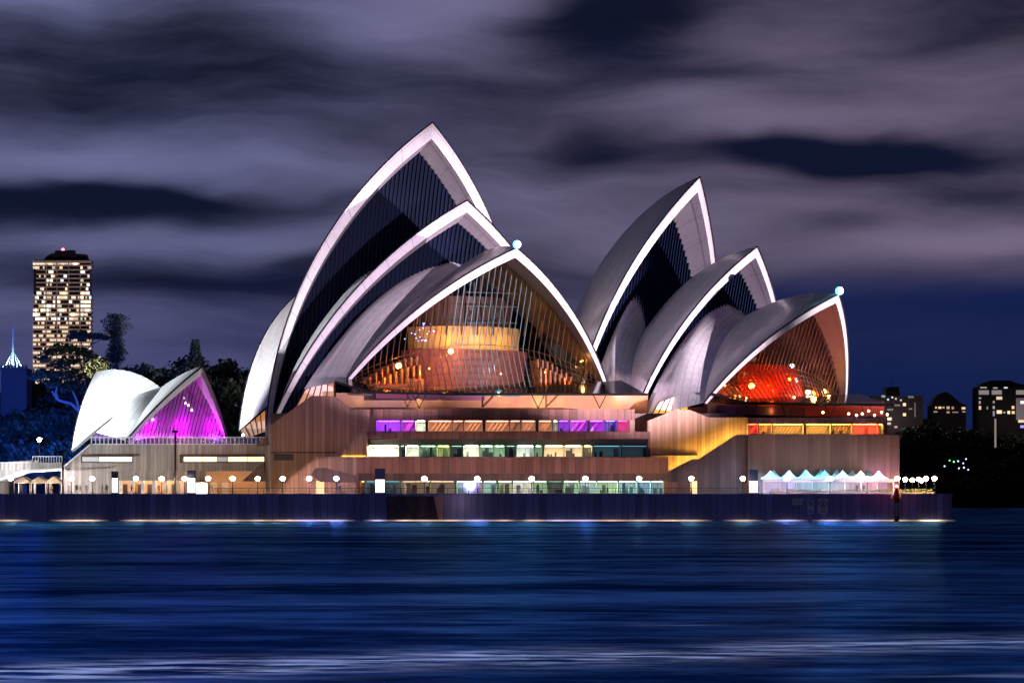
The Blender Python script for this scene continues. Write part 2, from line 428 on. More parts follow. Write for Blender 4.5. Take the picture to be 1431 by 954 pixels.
# railing
rl = root('promenade_railing', 'low dark steel railing along the sea wall edge', 'railing', (0, SW, ZP))
b = MB(); b.box(xat(300, SW), xat(1062, SW), SW + 0.28, SW + 0.36, ZP + 0.95, ZP + 1.03); b.box(xat(300, SW), xat(1062, SW), SW + 0.29, SW + 0.33, ZP + 0.5, ZP + 0.54)
b.build('top_rail', M['dark'], rl)
for i in range(36):
    px = 304 + i * 21.4; b = MB(); b.box(xat(px, SW) - .04, xat(px, SW) + .04, SW + 0.28, SW + 0.36, ZP + 0.07, ZP + 0.94); b.build('post', M['dark'], rl)

# ------------------------------------------------------------------ shell roofs
class Hall:
    def __init__(s, th, X0, Y0):
        s.a = np.array([math.sin(th), -math.cos(th), 0]); s.r = np.array([math.cos(th), math.sin(th), 0]); s.O = np.array([X0, Y0, 0.0])
        s.flip = 1
    def w(s, p): return s.O + p[0] * s.a + p[1] * s.r + np.array([0, 0, p[2]])
    def onplane(s, px, py, v=0.0):
        d = np.array([(px - 715.5) * K, 1.0, -(py - 700) * K]); c = np.array([0, 0, CAMZ])
        t = np.dot(s.O + v * s.r - c, s.r) / np.dot(d, s.r); p = c + t * d - s.O
        return np.array([p @ s.a, v, p[2]])
    def onu(s, px, py, u):
        d = np.array([(px - 715.5) * K, 1.0, -(py - 700) * K]); c = np.array([0, 0, CAMZ])
        t = np.dot(s.O + u * s.a - c, s.a) / np.dot(d, s.a); p = c + t * d - s.O
        return np.array([u, p @ s.r, p[2]])
def centre(F, P, B, R):
    e1, e2 = P - F, B - F; n = np.cross(e1, e2); n2 = n @ n
    cc = F + (np.cross(n, e1) * (e2 @ e2) + np.cross(e2, n) * (e1 @ e1)) / (2 * n2)
    h = math.sqrt(max(R * R - (cc - F) @ (cc - F), 0)); nn = n / math.sqrt(n2)
    c1, c2 = cc + nn * h, cc - nn * h
    return c1 if c1[1] > c2[1] else c2
def slerp(f, q, t):
    w_ = math.acos(max(-1, min(1, f @ q))); return (math.sin((1 - t) * w_) * f + math.sin(t * w_) * q) / math.sin(w_)
MIR = np.array([1, -1, 1])
class Shell:
    def __init__(s, F, P, B, R, t0=0.9, t1=2.9):
        s.F, s.P, s.B = map(lambda q: np.array(q, float), (F, P, B)); s.R = R; s.C = centre(s.F, s.P, s.B, R); s.t0, s.t1 = t0, t1
        c = s.C; s.q = math.sqrt(R * R - c[1] ** 2)
        s.a0 = math.atan2(s.P[2] - c[2], s.P[0] - c[0]); s.a1 = math.atan2(s.B[2] - c[2], s.B[0] - c[0])
    def ridge(s, t):
        a = s.a0 + (s.a1 - s.a0) * t; return np.array([s.C[0] + s.q * math.cos(a), 0, s.C[2] + s.q * math.sin(a)])
    def outer(s, sv, t):
        f = (s.F - s.C) / s.R; q = (s.ridge(t) - s.C) / s.R; return s.C + s.R * slerp(f, q, sv)
    def inner(s, sv, t):                      # sv in 0..1 runs to the point where this half meets the centre line
        f = (s.F - s.C) / s.R; q = (s.ridge(t) - s.C) / s.R
        def p(k):
            th = s.t0 + (s.t1 - s.t0) * k ** 0.7; return s.C + (s.R - th) * slerp(f, q, k)
        lo, hi = 0.5, 1.0
        for _ in range(22):
            m = (lo + hi) / 2
            if p(m)[1] < 0: lo = m
            else: hi = m
        o = p(sv * lo)
        if sv == 1: o[1] = 0
        return o
def build_shell(H, parent, S, ns=30, nt=22, mat_rim=None, mat_soffit=None, name='roof_shell', label=None, rim_label=None):
    rib = np.linalg.norm(S.P - S.B) / 2.3; ch = np.linalg.norm(S.F - S.P) / 1.9
    sv = np.linspace(0, 1, ns); tv = np.linspace(0, 1, nt)
    m = MB()
    for sg in (1, -1):
        rows = [[H.w(S.outer(a, t) * (MIR if sg < 0 else 1)) for a in sv] for t in tv]
        m.quadgrid(rows, [[(a * ch, t * rib) for a in sv] for t in tv])
        inn = [[H.w(S.inner(a, 1.0) * (MIR if sg < 0 else 1)) for a in sv]]
        m.quadgrid([rows[-1], inn[0]])
    sh = m.build(name, M['tile'], parent, True)
    if label: sh['label'] = label
    m = MB()
    for sg in (1, -1):
        k = MIR if sg < 0 else 1
        o = [H.w(S.outer(a, 0) * k) for a in sv]; i = [H.w(S.inner(a, 0) * k) for a in sv]
        rows = [[np.array(p) + (np.array(q) - np.array(p)) * f for p, q in zip(o, i)] for f in (0, 0.33, 0.66, 1)]
        m.quadgrid(rows, [[(a, f) for a in sv] for f in (0, 0.33, 0.66, 1)])
    r = m.build('rim', mat_rim or M['rim'], sh)
    for sg in (1, -1):
        kk_ = MIR if sg < 0 else 1
        MB().tube([H.w(S.outer(a, -0.004) * kk_) for a in sv], 0.16, 4).build('edge_shade', M['dark'], sh)  # added dark line standing in for the shaded shell edge
    m = MB()
    for sg in (1, -1):
        rows = [[H.w(S.inner(a, t) * (MIR if sg < 0 else 1)) for a in sv] for t in tv]
        m.quadgrid(rows, [[(a, t * 4) for a in sv] for t in tv])
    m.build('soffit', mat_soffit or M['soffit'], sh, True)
    return sh
def build_side(H, parent, S, Sf, T, bulge, name='side_shell', n=16):
    """smaller reverse facing shell closing the gap behind a main shell: from its rear edge F->B back to an edge Sf->T"""
    Sf = np.array(Sf, float); T = np.array(T, float); m = MB()
    mid = (Sf + T) / 2 + np.array([0, -bulge, bulge * 0.6])
    def e0(k): return (1 - k) ** 2 * Sf + 2 * k * (1 - k) * mid + k * k * T
    for sg in (1, -1):
        kx = MIR if sg < 0 else 1; rows = []
        for j in range(11):
            f = j / 10
            row = []
            for i in range(n):
                k = i / (n - 1); p = S.outer(k, 0.985) * (1 - f) + e0(k) * f
                p = p + np.array([0, -1.0, 0.8]) * (math.sin(math.pi * f) * math.sin(math.pi * min(k * 1.0, 1)) * 1.6)
                if i == n - 1: p[1] = 0
                row.append(H.w(p * kx))
            rows.append(row)
        m.quadgrid(rows, [[(i * 1.2, j * 0.8) for i in range(n)] for j in range(11)])
        # thickness at the free edge
        edge = rows[-1]; m.quadgrid([edge, [np.array(p) + H.r * (0.9 * sg) - np.array([0, 0, 0.5]) for p in edge]])
    return m.build(name, M['tile'], parent, True)
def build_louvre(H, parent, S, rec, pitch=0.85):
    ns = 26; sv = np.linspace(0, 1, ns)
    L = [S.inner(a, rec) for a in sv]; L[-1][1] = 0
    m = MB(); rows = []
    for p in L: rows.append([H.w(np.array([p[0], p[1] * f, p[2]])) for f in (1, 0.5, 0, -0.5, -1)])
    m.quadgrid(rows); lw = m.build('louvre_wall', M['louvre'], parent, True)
    m = MB(); vs = [abs(p[1]) for p in L]; zs = [p[2] for p in L]; us = [p[0] for p in L]
    nv = int(max(vs) / pitch)
    for k in range(-nv, nv + 1):
        v = k * pitch; kmax = max([i for i in range(ns) if vs[i] >= abs(v)] or [0])
        if kmax < 1: continue
        i0 = 0; pts = [(us[i], zs[i]) for i in range(i0, kmax + 1)]
        if kmax + 1 < ns:
            f = (vs[kmax] - abs(v)) / max(vs[kmax] - vs[kmax + 1], 1e-6)
            pts.append((us[kmax] + (us[kmax + 1] - us[kmax]) * f, zs[kmax] + (zs[kmax + 1] - zs[kmax]) * f))
        fr = [[H.w((u + 0.02, v - .1, z)) for u, z in pts], [H.w((u + 0.5, v - .1, z)) for u, z in pts], [H.w((u + 0.5, v + .1, z)) for u, z in pts], [H.w((u + 0.02, v + .1, z)) for u, z in pts]]
        m.quadgrid(fr)
    m.build('louvre_fins', M['louvre_fin'], lw)
    return lw
def section_fill(H, parent, S, rec, z0, z1, name, mat, wob=0.0, n=24, cols=5):
    """wall filling the cross section of a shell under its soffit at ridge fraction rec"""
    L = [S.inner(a, rec) for a in np.linspace(0, 1, n)]; L[-1][1] = 0
    L = [p for p in L if p[2] <= z1]; L.insert(0, np.array([L[0][0], L[0][1], z0])); m = MB()
    rows = []
    for p in L: rows.append([H.w(np.array([p[0] + (wob if j % 2 else 0), p[1] * (1 - 2 * j / (cols - 1)) * 0.985, p[2]])) for j in range(cols)])
    return m.quadgrid(rows).build(name, mat, parent)
def build_glass(H, parent, S, rec, pitch, knee, zb, ub, vshrink, gmat, mmat):
    """glazed mouth: mullioned wall under the soffit, then a flared skirt of glass running out to the canopy edge"""
    ns = 40; sv = np.linspace(0, 1, ns); topp = S.inner(1.0, rec); sl = (topp[0] - S.F[0]) / (topp[2] - S.F[2]); L = []
    for a in sv:
        lo, hi = 0.0, 0.95
        for _ in range(18):
            t = (lo + hi) / 2; p = S.inner(a, t)
            if p[0] > S.F[0] - 0.3 + sl * (p[2] - S.F[2]): lo = t
            else: hi = t
        L.append(S.inner(a, lo))
    L[-1][1] = 0
    vs = np.array([abs(p[1]) for p in L]); zs = np.array([p[2] for p in L]); us = np.array([p[0] for p in L])
    ov = vs[::-1]; wmax = vs.max()
    top = lambda v: float(np.interp(abs(v), ov, zs[::-1]))
    uu = lambda z: S.F[0] - 0.3 + sl * (z - S.F[2])
    zF = S.F[2]
    kz = lambda v: zF + 0.4 + knee * max(math.cos(math.pi / 2 * min(abs(v) / wmax, 1)), 0) ** 0.8
    vv = np.arange(-int(wmax / pitch), int(wmax / pitch) + 1) * pitch
    gw = MB(); sk = MB(); rows = []; rowsk = []; mull = []
    for v in vv:
        zk = min(kz(v), top(v) - 0.05); zt = top(v)
        zz = [zk + (zt - zk) * i / 4 for i in range(5)]
        rows.append([H.w((uu(z), v, z)) for z in zz])
        c = math.cos(math.pi / 2 * min(abs(v) / wmax, 1)); uo = ub * (0.25 + 0.75 * c)
        pts = [(uu(zk) + (uo - uu(zk)) * f, v * (1 + (vshrink - 1) * f), zk + (zb - zk) * (f * 1.25 - 0.25 * f * f)) for f in [q_ / 8 for q_ in range(9)]]
        rowsk.append([H.w(p) for p in pts]); mull.append(([H.w((uu(z) + .05, v, z)) for z in zz], [H.w((p[0], p[1], p[2] + .06)) for p in pts]))
    gl = gw.quadgrid(rows).build('glass_wall', gmat, parent)
    skp = sk.quadgrid(rowsk).build('glass_skirt', gmat, parent)
    for mi, (a, c) in enumerate(mull):
        mm_ = mmat if abs(mi - len(mull) / 2) < 7 else M['bronze']; MB().tube(a, 0.08, 4).build('mullion', mm_, gl); MB().tube(c, 0.08, 4).build('mullion', mm_, skp)
    for f in range(0, 9):
        MB().tube([r[f] for r in rowsk], 0.05 if f < 8 else 0.16, 4).build('transom', mmat if f == 8 else M['bronze'], skp)
    return rowsk

HL = Hall(0.35243, -6.0646, 445.0); HR = Hall(0.65023, 49.0112, 440.0); HQ = Hall(0.69643, -63.7472, 455.0)
left = root('concert_hall', 'larger shell roofed hall with the amber lit glass mouth', 'hall', (-6, 470, 19))
right = root('theatre_hall', 'smaller shell roofed hall with the red lit glass mouth', 'hall', (49, 465, 19))
rest = root('restaurant_pavilion', 'small low pair of white shells with a magenta lit mouth', 'pavilion', (-64, 460, 13))
A1 = Shell((-50.19, -28.15, 18.62), (-27.98, 0, 78.29), (-63.43, 0, 62.91), 82.67, 0.9, 2.5)
A2 = Shell((-23.09, -33.91, 18.61), (-7.17, 0, 60.43), (-39.72, 0, 45.11), 84.88, 0.8, 2.0)
A3 = Shell((0, -26.02, 25.46), (19.98, 0, 48.8), (-12.31, 0, 47.39), 87.6, 0.7, 1.6)
A4 = Shell((-73.23, -28.26, 18.25), (-107.64, 0, 54.23), (-84.66, 0, 51.34), 70.4, 0.8, 2.0)
build_shell(HL, left, A1, label='tallest shell with violet white rim'); build_shell(HL, left, A2); build_shell(HL, left, A3, mat_soffit=M['soffit_shaded'], label='lowest front shell over the amber glass'); build_shell(HL, left, A4, label='brightly lit rear shell facing away')
B1 = Shell((-37.45, -18.37, 20.02), (-21.46, 0, 65.64), (-59.48, 0, 42.28), 84.33, 0.6, 1.9)
B2 = Shell((-17.39, -19.77, 19.42), (-5.41, 0, 50.88), (-36.61, 0, 38.02), 64.24, 0.6, 1.6)
B3 = Shell((-0.06, -18.03, 21.18), (15.9, 0, 40.6), (-11.18, 0, 37.12), 62.07, 0.6, 1.4)
build_shell(HR, right, B1, label='tallest shell with dusky violet flank'); build_shell(HR, right, B2); build_shell(HR, right, B3, mat_soffit=M['soffit_shaded'], label='lowest front shell over the red glass')
Q2 = Shell((0, -11.56, 14.74), (8.49, 0, 28.88), (-5.59, 0, 25.59), 86.67, 0.5, 1.3)
Q1 = Shell((-21.08, -11.26, 13.17), (-31.18, 0, 29.38), (-6.59, 0, 25.39), 69.3, 0.5, 1.2)
build_shell(HQ, rest, Q2, label='shell over the magenta glass'); build_shell(HQ, rest, Q1, label='larger rear shell facing away')
# side shells
def T(H, x, y): return H.onplane(x, y)
build_side(HL, left, A3, HL.onu(425, 543, -19), T(HL, 620, 350), 4.0)
build_side(HL, left, A2, HL.onu(388, 584, -44), T(HL, 561, 321), 5.0)
build_side(HL, left, A4, HL.onu(374, 566, -52), np.array((-63.4, 0, 62.0)), 3.0)
build_side(HR, right, B3, HR.onu(896, 585, -15), T(HR, 1009, 410), 3.0)
build_side(HR, right, B2, HR.onu(826, 560, -34), T(HR, 915, 371), 3.5)
build_side(HQ, rest, Q2, HQ.onu(134, 604, -15), T(HQ, 226, 541), 1.0)
# louvred walls under the upper shells
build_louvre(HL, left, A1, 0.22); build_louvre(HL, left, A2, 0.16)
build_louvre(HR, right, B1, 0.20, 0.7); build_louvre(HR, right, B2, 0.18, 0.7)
# glazed mouths
PALE = M['pale_steel']
sk3 = build_glass(HL, left, A3, 0.30, 1.1, 6.6, 22.8, 8.5, 1.0, M['mouth'], PALE)
skb = build_glass(HR, right, B3, 0.28, 0.95, 6.2, 21.0, 7.0, 0.86, M['smoke'], M['bronze'])
skq = build_glass(HQ, rest, Q2, 0.18, 0.8, 0.6, 14.2, 2.0, 0.95, M['glass'], M['bronze'])

def hbox(m, H, u0, u1, v0, v1, z0, z1):
    b_ = len(m.v)
    for z in (z0, z1):
        for u, v in ((u0, v0), (u1, v0), (u1, v1), (u0, v1)): m.v.append(tuple(H.w((u, v, z))))
    for f in ((0, 3, 2, 1), (4, 5, 6, 7), (0, 1, 5, 4), (1, 2, 6, 5), (2, 3, 7, 6), (3, 0, 4, 7)): m.f.append(tuple(b_ + i for i in f))
    return m
# foyer behind the amber glass
def drum(H, u0, r, z0, z1, n=18, sq=0.7, lean=0.0):
    rows = []
    for z, rr in ((z0, r), (z0 + (z1 - z0) * .5, r * (1 - lean * .4)), (z1, r * (1 - lean))):
        rows.append([H.w((u0 + math.cos(a) * rr * sq, math.sin(a) * rr, z)) for a in np.linspace(-math.pi / 2, math.pi / 2, n)])
    return rows
hbox(MB(), HL, -26, 6, -22, 22, 22.0, 23.6).build('foyer_floor', M['plum'], left)
MB().quadgrid(drum(HL, -9, 12.5, 23.6, 31.8)).build('auditorium_wall', M['plum_wall'], left, True)
MB().quadgrid(drum(HL, -9.5, 11.0, 31.8, 36.2)).build('auditorium_gallery', M['ochre'], left, True)
m = MB(); m.quadgrid(drum(HL, -11, 10, 36.2, 42)); m.build('auditorium_upper_wall', M['shaded_timber'], left, True)
for sg in (-1, 1):
    for i in range(11):
        v_ = sg * (22.5 - i * 1.05); hh_ = 24.4 + 5.8 * math.sin((i + .6) / 11 * 1.5)
        m = MB(); hbox(m, HL, -7 + i * .25, -3.2 + i * .25, v_ - .16, v_ + .16, 23.6, hh_); hbox(m, HL, -3.2 + i * .25, -1.6 + i * .25, v_ - .16, v_ + .16, 23.6, hh_ - 1.6); m.build('timber_fin', M['timber'], left)
m = MB(); hbox(m, HL, -4, 0.5, -21, -14.5, 23.6, 25.0); hbox(m, HL, -5, 0.2, -14.5, -11, 23.6, 26.0); m.build('stair_landing', M['timber'], left)
for i in range(9):
    v_ = -12.5 + i * 3.1; MB().tube([HL.w((-1, v_, 34.5)), HL.w((1.0, v_, 45 - abs(v_) * .62))], .16, 5).build('ceiling_rib', M['bronze'], left)
m = MB()                                              # slender steel frame seen high up in the glass
for z in (36.5, 39.5, 42): m.tube([HL.w((4, -4, z)), HL.w((4, 6, z))], 0.12, 4)
for v in (-2.5, 1.0, 3.2): m.tube([HL.w((4, v, 34)), HL.w((4, v, 44))], 0.12, 4)
m.tube([HL.w((4, 1, 36.5)), HL.w((4, 3.2, 39.5))], 0.1, 4); m.tube([HL.w((4, 3.2, 36.5)), HL.w((4, 1, 39.5))], 0.1, 4); m.build('steel_frame', PALE, left)
def bulb(H, parent, px, py, u, r, col, st, watts):
    p = H.w(H.onu(px, py, u)); MB().ball(p, r, 10).build('foyer_lamp', G(col, st), parent, True)
    if watts: lamp_light((p[0] + H.a[0] * 1.2, p[1] + H.a[1] * 1.2, p[2]), watts, col, 0.3)
AMB = (1.0, 0.52, 0.14)
for (px, py, rr, wt_) in ((630, 491, .55, 1500), (557, 511, .6, 900), (600, 515, .2, 200), (700, 522, .2, 160), (762, 520, .2, 160), (812, 505, .2, 160)): bulb(HL, left, px, py, 0.5, rr, AMB, 14, wt_)
for (u_, v_, z_, wt_, c_) in ((-0.8, -6, 33.4, 520, (1, .62, .08)), (0.4, 0, 33.4, 620, (1, .62, .08)), (-0.8, 6, 33.4, 520, (1, .62, .08)), (0.5, 18, 26, 900, (1, .40, .06)), (0.5, -18, 26, 1100, (1, .26, .03)), (1.5, -12, 27, 900, (1, .34, .04)), (1.5, 13, 26, 260, (1, .42, .08)), (4, -5, 25, 260, (1, .5, .12)), (4, 2.5, 28.5, 800, (.15, .7, 1)), (5.5, 4, 24.5, 200, (.3, .7, 1)), (3.5, -8, 25.2, 500, (1, .55, .08)), (5, -1, 25, 60, (.7, .3, .6)), (-3, -15, 33, 160, (1, .3, .05))):
    lamp_light(HL.w((u_, v_, z_)), wt_, c_, 0.4)
rb = random.Random(3)
for i in range(26):                                   # blue pin lights glittering on the left of the foyer
    px, py = 565 + rb.random() * 42, 450 + rb.random() * 28
    if py < 492 - (px - 520) * .6: continue
    bulb(HL, left, px, py, -1.0, 0.10, (0.1, 0.25, 1.0), 12, 0)
# foyer behind the red glass
hbox(MB(), HR, -22, 5, -15, 15, 19.0, 20.6).build('foyer_floor', M['plum'], right)
MB().quadgrid(drum(HR, -7, 12, 20.6, 28.6, 18, 0.8, 0.25)).build('auditorium_wall', M['redwall'], right, True)
section_fill(HR, right, B3, 0.85, 19, 60, 'foyer_back_wall', M['shaded_timber'])
for (px, py, rr, wt_, c) in ((1050, 539, .55, 700, (1, .55, .15)), (1129, 548, .5, 900, (1, .9, .8)), (1152, 545, .25, 500, (1, .5, .12)), (1103, 553, .2, 200, (1, .8, .5)), (1028, 553, .15, 200, AMB), (1043, 556, .15, 0, (1, .8, .5))):
    bulb(HR, right, px, py, 1.5, rr, c, 14, wt_)
for (u_, v_, z_, wt_) in ((4, -5, 23.5, 900), (4.5, 5, 23.5, 900), (1, -12, 23.2, 600), (3.6, 0, 26, 500)): lamp_light(HR.w((u_, v_, z_)), wt_ * 4.5, (1.0, 0.15, 0.02), 0.5)
lamp_light(HR.w((4.2, 3, 27)), 130, (0.75, 0.85, 1.0), 0.4)
# magenta dining room
hbox(MB(), HQ, -12, 3, -11, 11, 13.3, 14.0).build('foyer_floor', M['plum'], rest)
section_fill(HQ, rest, Q2, 0.55, 13.8, 40, 'pleated_curtain', M['magenta'], 0.25, 24, 61)
for v_ in (-7, 0, 7): lamp_light(HQ.w((2.2, v_, 17)), 1500, (0.85, 0.0, 1.0), 0.4)
lamp_light(HQ.w((1.0, 8, 15.2)), 150, (0.25, 0.1, 1.0), 0.4); lamp_light(HQ.w((1.0, -9, 15.2)), 260, (0.25, 0.1, 1.0), 0.4)
for (px, py) in ((252, 548), (257, 556), (259, 563), (268, 573), (214, 586), (263, 566)):
    bulb(HQ, rest, px, py, 0.6, 0.16, (1, 0.8, 1), 10, 0)
# lit side openings under the side shells (between the feet and the podium)
def side_window(H, parent, pts, u, col, st):
    q = [H.w(H.onu(px, py, u)) for px, py in pts]; m = MB(); m.v = [tuple(p) for p in q]; m.f = [tuple(range(len(q)))]
    pane = m.build('side_window', G(col, st), parent)
    n = 5; m = MB()
    for i in range(n + 1):
        f = i / n; a = q[0] + (q[1] - q[0]) * f; c = q[3] + (q[2] - q[3]) * f; m.tube([a - H.r * .15, c - H.r * .15], 0.13, 4)
    m.build('mullion', M['bronze'], pane)
side_window(HL, left, [(427, 545), (468, 524), (468, 556), (412, 574)], -17, (1, 0.36, 0.10), 0.55)
side_window(HL, left, [(336, 602), (372, 572), (372, 602), (345, 612)], -66, (1, 0.36, 0.08), 0.45)
side_window(HR, right, [(922, 562), (962, 547), (962, 572), (905, 590)], -8, (1, 0.50, 0.05), 1.1)
side_window(HQ, rest, [(133, 607), (163, 604), (163, 614), (129, 615)], -12, (0.35, 0.02, 1), 0.6)
# blue white beacon lamps on the two front tips
for H, S, p in ((HL, A3, left), (HR, B3, right)):
    t = H.w(S.P + np.array([0.2, 0, 0.5]))
    MB().ball(t, 0.75, 12).build('tip_beacon', G((0.06, 0.62, 1.0), 5), p, True)
    lamp_light((t[0] + H.a[0] * 1.2, t[1] + H.a[1] * 1.2, t[2] + 0.2), 2600, (0.25, 0.85, 1.0), 0.3, 'beacon_light')
# foot glare lamp between the halls
# canopies beside the skirts
def canopy(parent, pts_front, pts_back, name='glass_canopy'):
    m = MB(); m.quadgrid([[at(*p) for p in pts_front], [at(*p) for p in pts_back]]); c = m.build(name, M['canopy_glass'], parent)
    MB().tube([at(*p) for p in pts_front], 0.22, 5).build('edge_beam', M['dark'], c)
canopy(left, [(468, 533, 427), (516, 548, 426), (620, 550.5, 427), (905, 551, 430)], [(482, 527, 436), (526, 541, 436), (640, 549, 434), (868, 531, 446)])
canopy(right, [(995, 550, 428), (1040, 562.5, 427), (1180, 565, 428), (1248, 566, 430)], [(1000, 548, 436), (1046, 556, 436), (1185, 551, 442), (1200, 550, 446)])
# the lit terraces below the canopies
m = MB(); m.box(xat(470, 440), xat(905, 440), 439, 439.6, 19.7, zat(549, 440)); m.build('terrace_back_wall', M['timber'], left)
m = MB(); m.box(xat(1000, 438), xat(1235, 438), 437.4, 438, 19, zat(561, 438)); m.build('terrace_back_wall', M['redwall'], right)
for px, w__ in ((500, 60), (585, 150), (612, 40), (700, 50), (752, 190), (782, 80), (862, 150), (893, 60)): lamp_light(at(px, 560, 437.3), w__, (1.0, 0.74, 0.16), 0.25)
for px in (1030, 1080, 1130, 1180, 1220): lamp_light(at(px, 574, 432), 90, (1.0, 0.55, 0.12), 0.4)
for px in (586, 752, 838):
    for d_ in (-9, 9): MB().tube([at(px + d_, 551.5, 427.5), at(px, 570, 426)], 0.12, 4).build('canopy_strut', M['dark'], left)
for px in (1050, 1100, 1160, 1210):
    for d_ in (-8, 8): MB().tube([at(px + d_, 565, 428.5), at(px, 583, 427)], 0.10, 4).build('canopy_strut', M['dark'], right)
m = MB()
for i, (px, py) in enumerate(((1205, 578), (1214, 574), (1222, 580), (1232, 576), (1240, 579), (1197, 580), (1150, 576), (1186, 578))):
    MB().ball(at(px, py, 427), 0.22, 8).build('terrace_lamp', G((1, .75, .35), 12), right, True)

# ------------------------------------------------------------------ podium
pod = root('podium_building', 'stepped pink precast podium building with lit window bands', 'podium', (20, 424, ZP))
m = MB(); m.box(xat(378, 428), xat(1040, 428), 428.5, 560, ZP, 19.2)
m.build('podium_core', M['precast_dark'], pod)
m = MB(); m.pprism([(378, 690), (378, 594), (435, 553), (466, 553), (490, 572), (522, 572), (522, 602.5), (507, 603), (470, 638), (445, 638), (385, 690)], 424, 430); m.build('wall', M['precast_rib'], pod)
m = MB(); m.pbox(371, 378, 594, 690, 423.4, 432); m.build('corner_pier', M['precast_pale'], pod)
m = MB(); m.pbox(378, 470, 631.2, 632.6, 423.6, 423.99); m.build('string_course', M['dark'], pod)
m = MB(); m.pbox(383, 410, 634, 643, 423.75, 423.98); m.build('slot_window', M['dark'], pod)
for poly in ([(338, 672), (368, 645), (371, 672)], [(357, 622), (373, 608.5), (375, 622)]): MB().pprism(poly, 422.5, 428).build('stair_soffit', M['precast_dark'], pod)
# lower front block
YB1 = 412
m = MB(); m.pprism([(385, 690), (409, 664), (418, 660), (443, 638), (500, 638), (500, 690)], YB1, YB1 + 11); m.build('stair_wall', M['precast_rib'], pod)
m = MB(); m.pprism([(435, 662), (441, 653.5), (455, 653.5), (497, 664), (497, 674), (447, 673)], YB1 - 0.9, YB1 - 0.003); m.build('recess_shade', M['precast_dark'], pod)  # dark solid standing in for the shadowed recess by the door
m = MB(); m.pbox(442, 453, 671.5, 690, YB1 - 0.05, YB1 - 0.004); m.build('door', G((1, .62, .10), 0.9), pod)
m = MB(); m.pbox(500.2, 934, 638.5, 661, YB1, YB1 + 11); m.build('fascia', M['precast'], pod)
m = MB(); m.pbox(500.2, 934, 661, 671.5, YB1 + 0.5, YB1 + 11); m.build('soffit_shade_band', M['precast_dark'], pod)  # shadow under the fascia put in as a darker band
for a_, c_ in ((928, 934), (500.2, 503)): MB().pbox(a_, c_, 671.5, 690, YB1 + 0.2, YB1 + 6).build('end_pier', M['precast'], pod)
# second block
YB2 = 416
m = MB(); m.pprism([(470, 638.2), (507, 603), (512, 603), (512, 638.2)], YB2 - 1.5, YB2 + 7); m.build('stair_wall', M['precast_rib'], pod)
m = MB(); m.pbox(512, 909, 603, 613, YB2, YB2 + 11); m.build('fascia', M['precast'], pod)
m = MB(); m.prism([(0, 0)], 0, 1) if False else None
aw = MB(); Ya = YB2
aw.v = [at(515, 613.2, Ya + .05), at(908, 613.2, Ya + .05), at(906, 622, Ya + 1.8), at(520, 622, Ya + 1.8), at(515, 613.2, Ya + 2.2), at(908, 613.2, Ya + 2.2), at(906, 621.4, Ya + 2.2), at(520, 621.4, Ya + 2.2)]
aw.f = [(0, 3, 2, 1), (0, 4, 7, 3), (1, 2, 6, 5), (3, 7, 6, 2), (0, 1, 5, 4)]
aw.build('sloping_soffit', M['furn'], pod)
m = MB(); m.pbox(906, 909, 613, 638.3, YB2 + .1, YB2 + 8); m.build('end_pier', M['precast'], pod)
# third block
YB3 = 421
m = MB(); m.pbox(522, 887, 571.5, 587, YB3, YB3 + 12); m.build('fascia', M['precast'], pod)
for a_, c_ in ((879.5, 887), (522, 525.5)): MB().pbox(a_, c_, 587, 603, YB3 + .1, YB3 + 8).build('end_pier', M['precast_rib'], pod)
# middle wall and stair to the right
m = MB(); m.pprism([(905, 660), (905, 588), (942, 573), (964, 572.5), (990, 583), (1046, 583), (1046, 660)], 424, 430); m.build('wall', M['precast_rib'], pod)
m = MB(); m.pbox(911, 975, 634, 636, 423.6, 423.99); m.build('string_course', M['dark'], pod)
m = MB(); m.pprism([(934.2, 690), (934.2, 659), (968, 641), (978, 641), (1030, 607), (1045, 607), (1045, 690)], 418.5, 422.6); m.build('stair_wall', M['precast_dark'], pod)
m = MB(); m.pbox(965, 974, 672, 690, 418.3, 418.48); m.build('door', G((1, .66, .25), 1.2), pod)
m = MB(); m.pbox(934.5, 952, 673, 689, 418.4, 418.49); m.build('service_door', M['precast'], pod)
# right block
YB4 = 417
m = MB(); m.pbox(1045.2, 1257, 607, 690, YB4, YB4 + 40); m.build('end_wall', panelmat('weathered_panel', (0.27, 0.15, 0.10), 0.8, 0.04, 0.6), pod)
m = MB(); m.pbox(1045.2, 1240, 583.3, 591.5, YB4 + 4, YB4 + 30); m.build('fascia', M['precast'], pod)
m = MB(); m.pbox(1235.5, 1240, 591.5, 606.9, YB4 + 4.1, YB4 + 10); m.build('end_pier', M['precast'], pod)
# glowing stair lights on the back of the stair walls
def strip(pts, Y, col, st):
    q = [at(px, py, Y) for px, py in pts]; m = MB(); m.quadgrid([q, [(p[0], p[1] + 0.25, p[2]) for p in q]]); m.build('stair_light', G(col, st), pod)
YEL = (1.0, 0.62, 0.10)
strip([(936, 660.5), (968, 643.5), (978, 643.5), (1030, 609.5), (1043, 609.5)], 422.7, YEL, 95)
strip([(478, 637), (509, 607)], 422.2, YEL, 110); strip([(478, 637), (511, 637)], 414.4, YEL, 20)

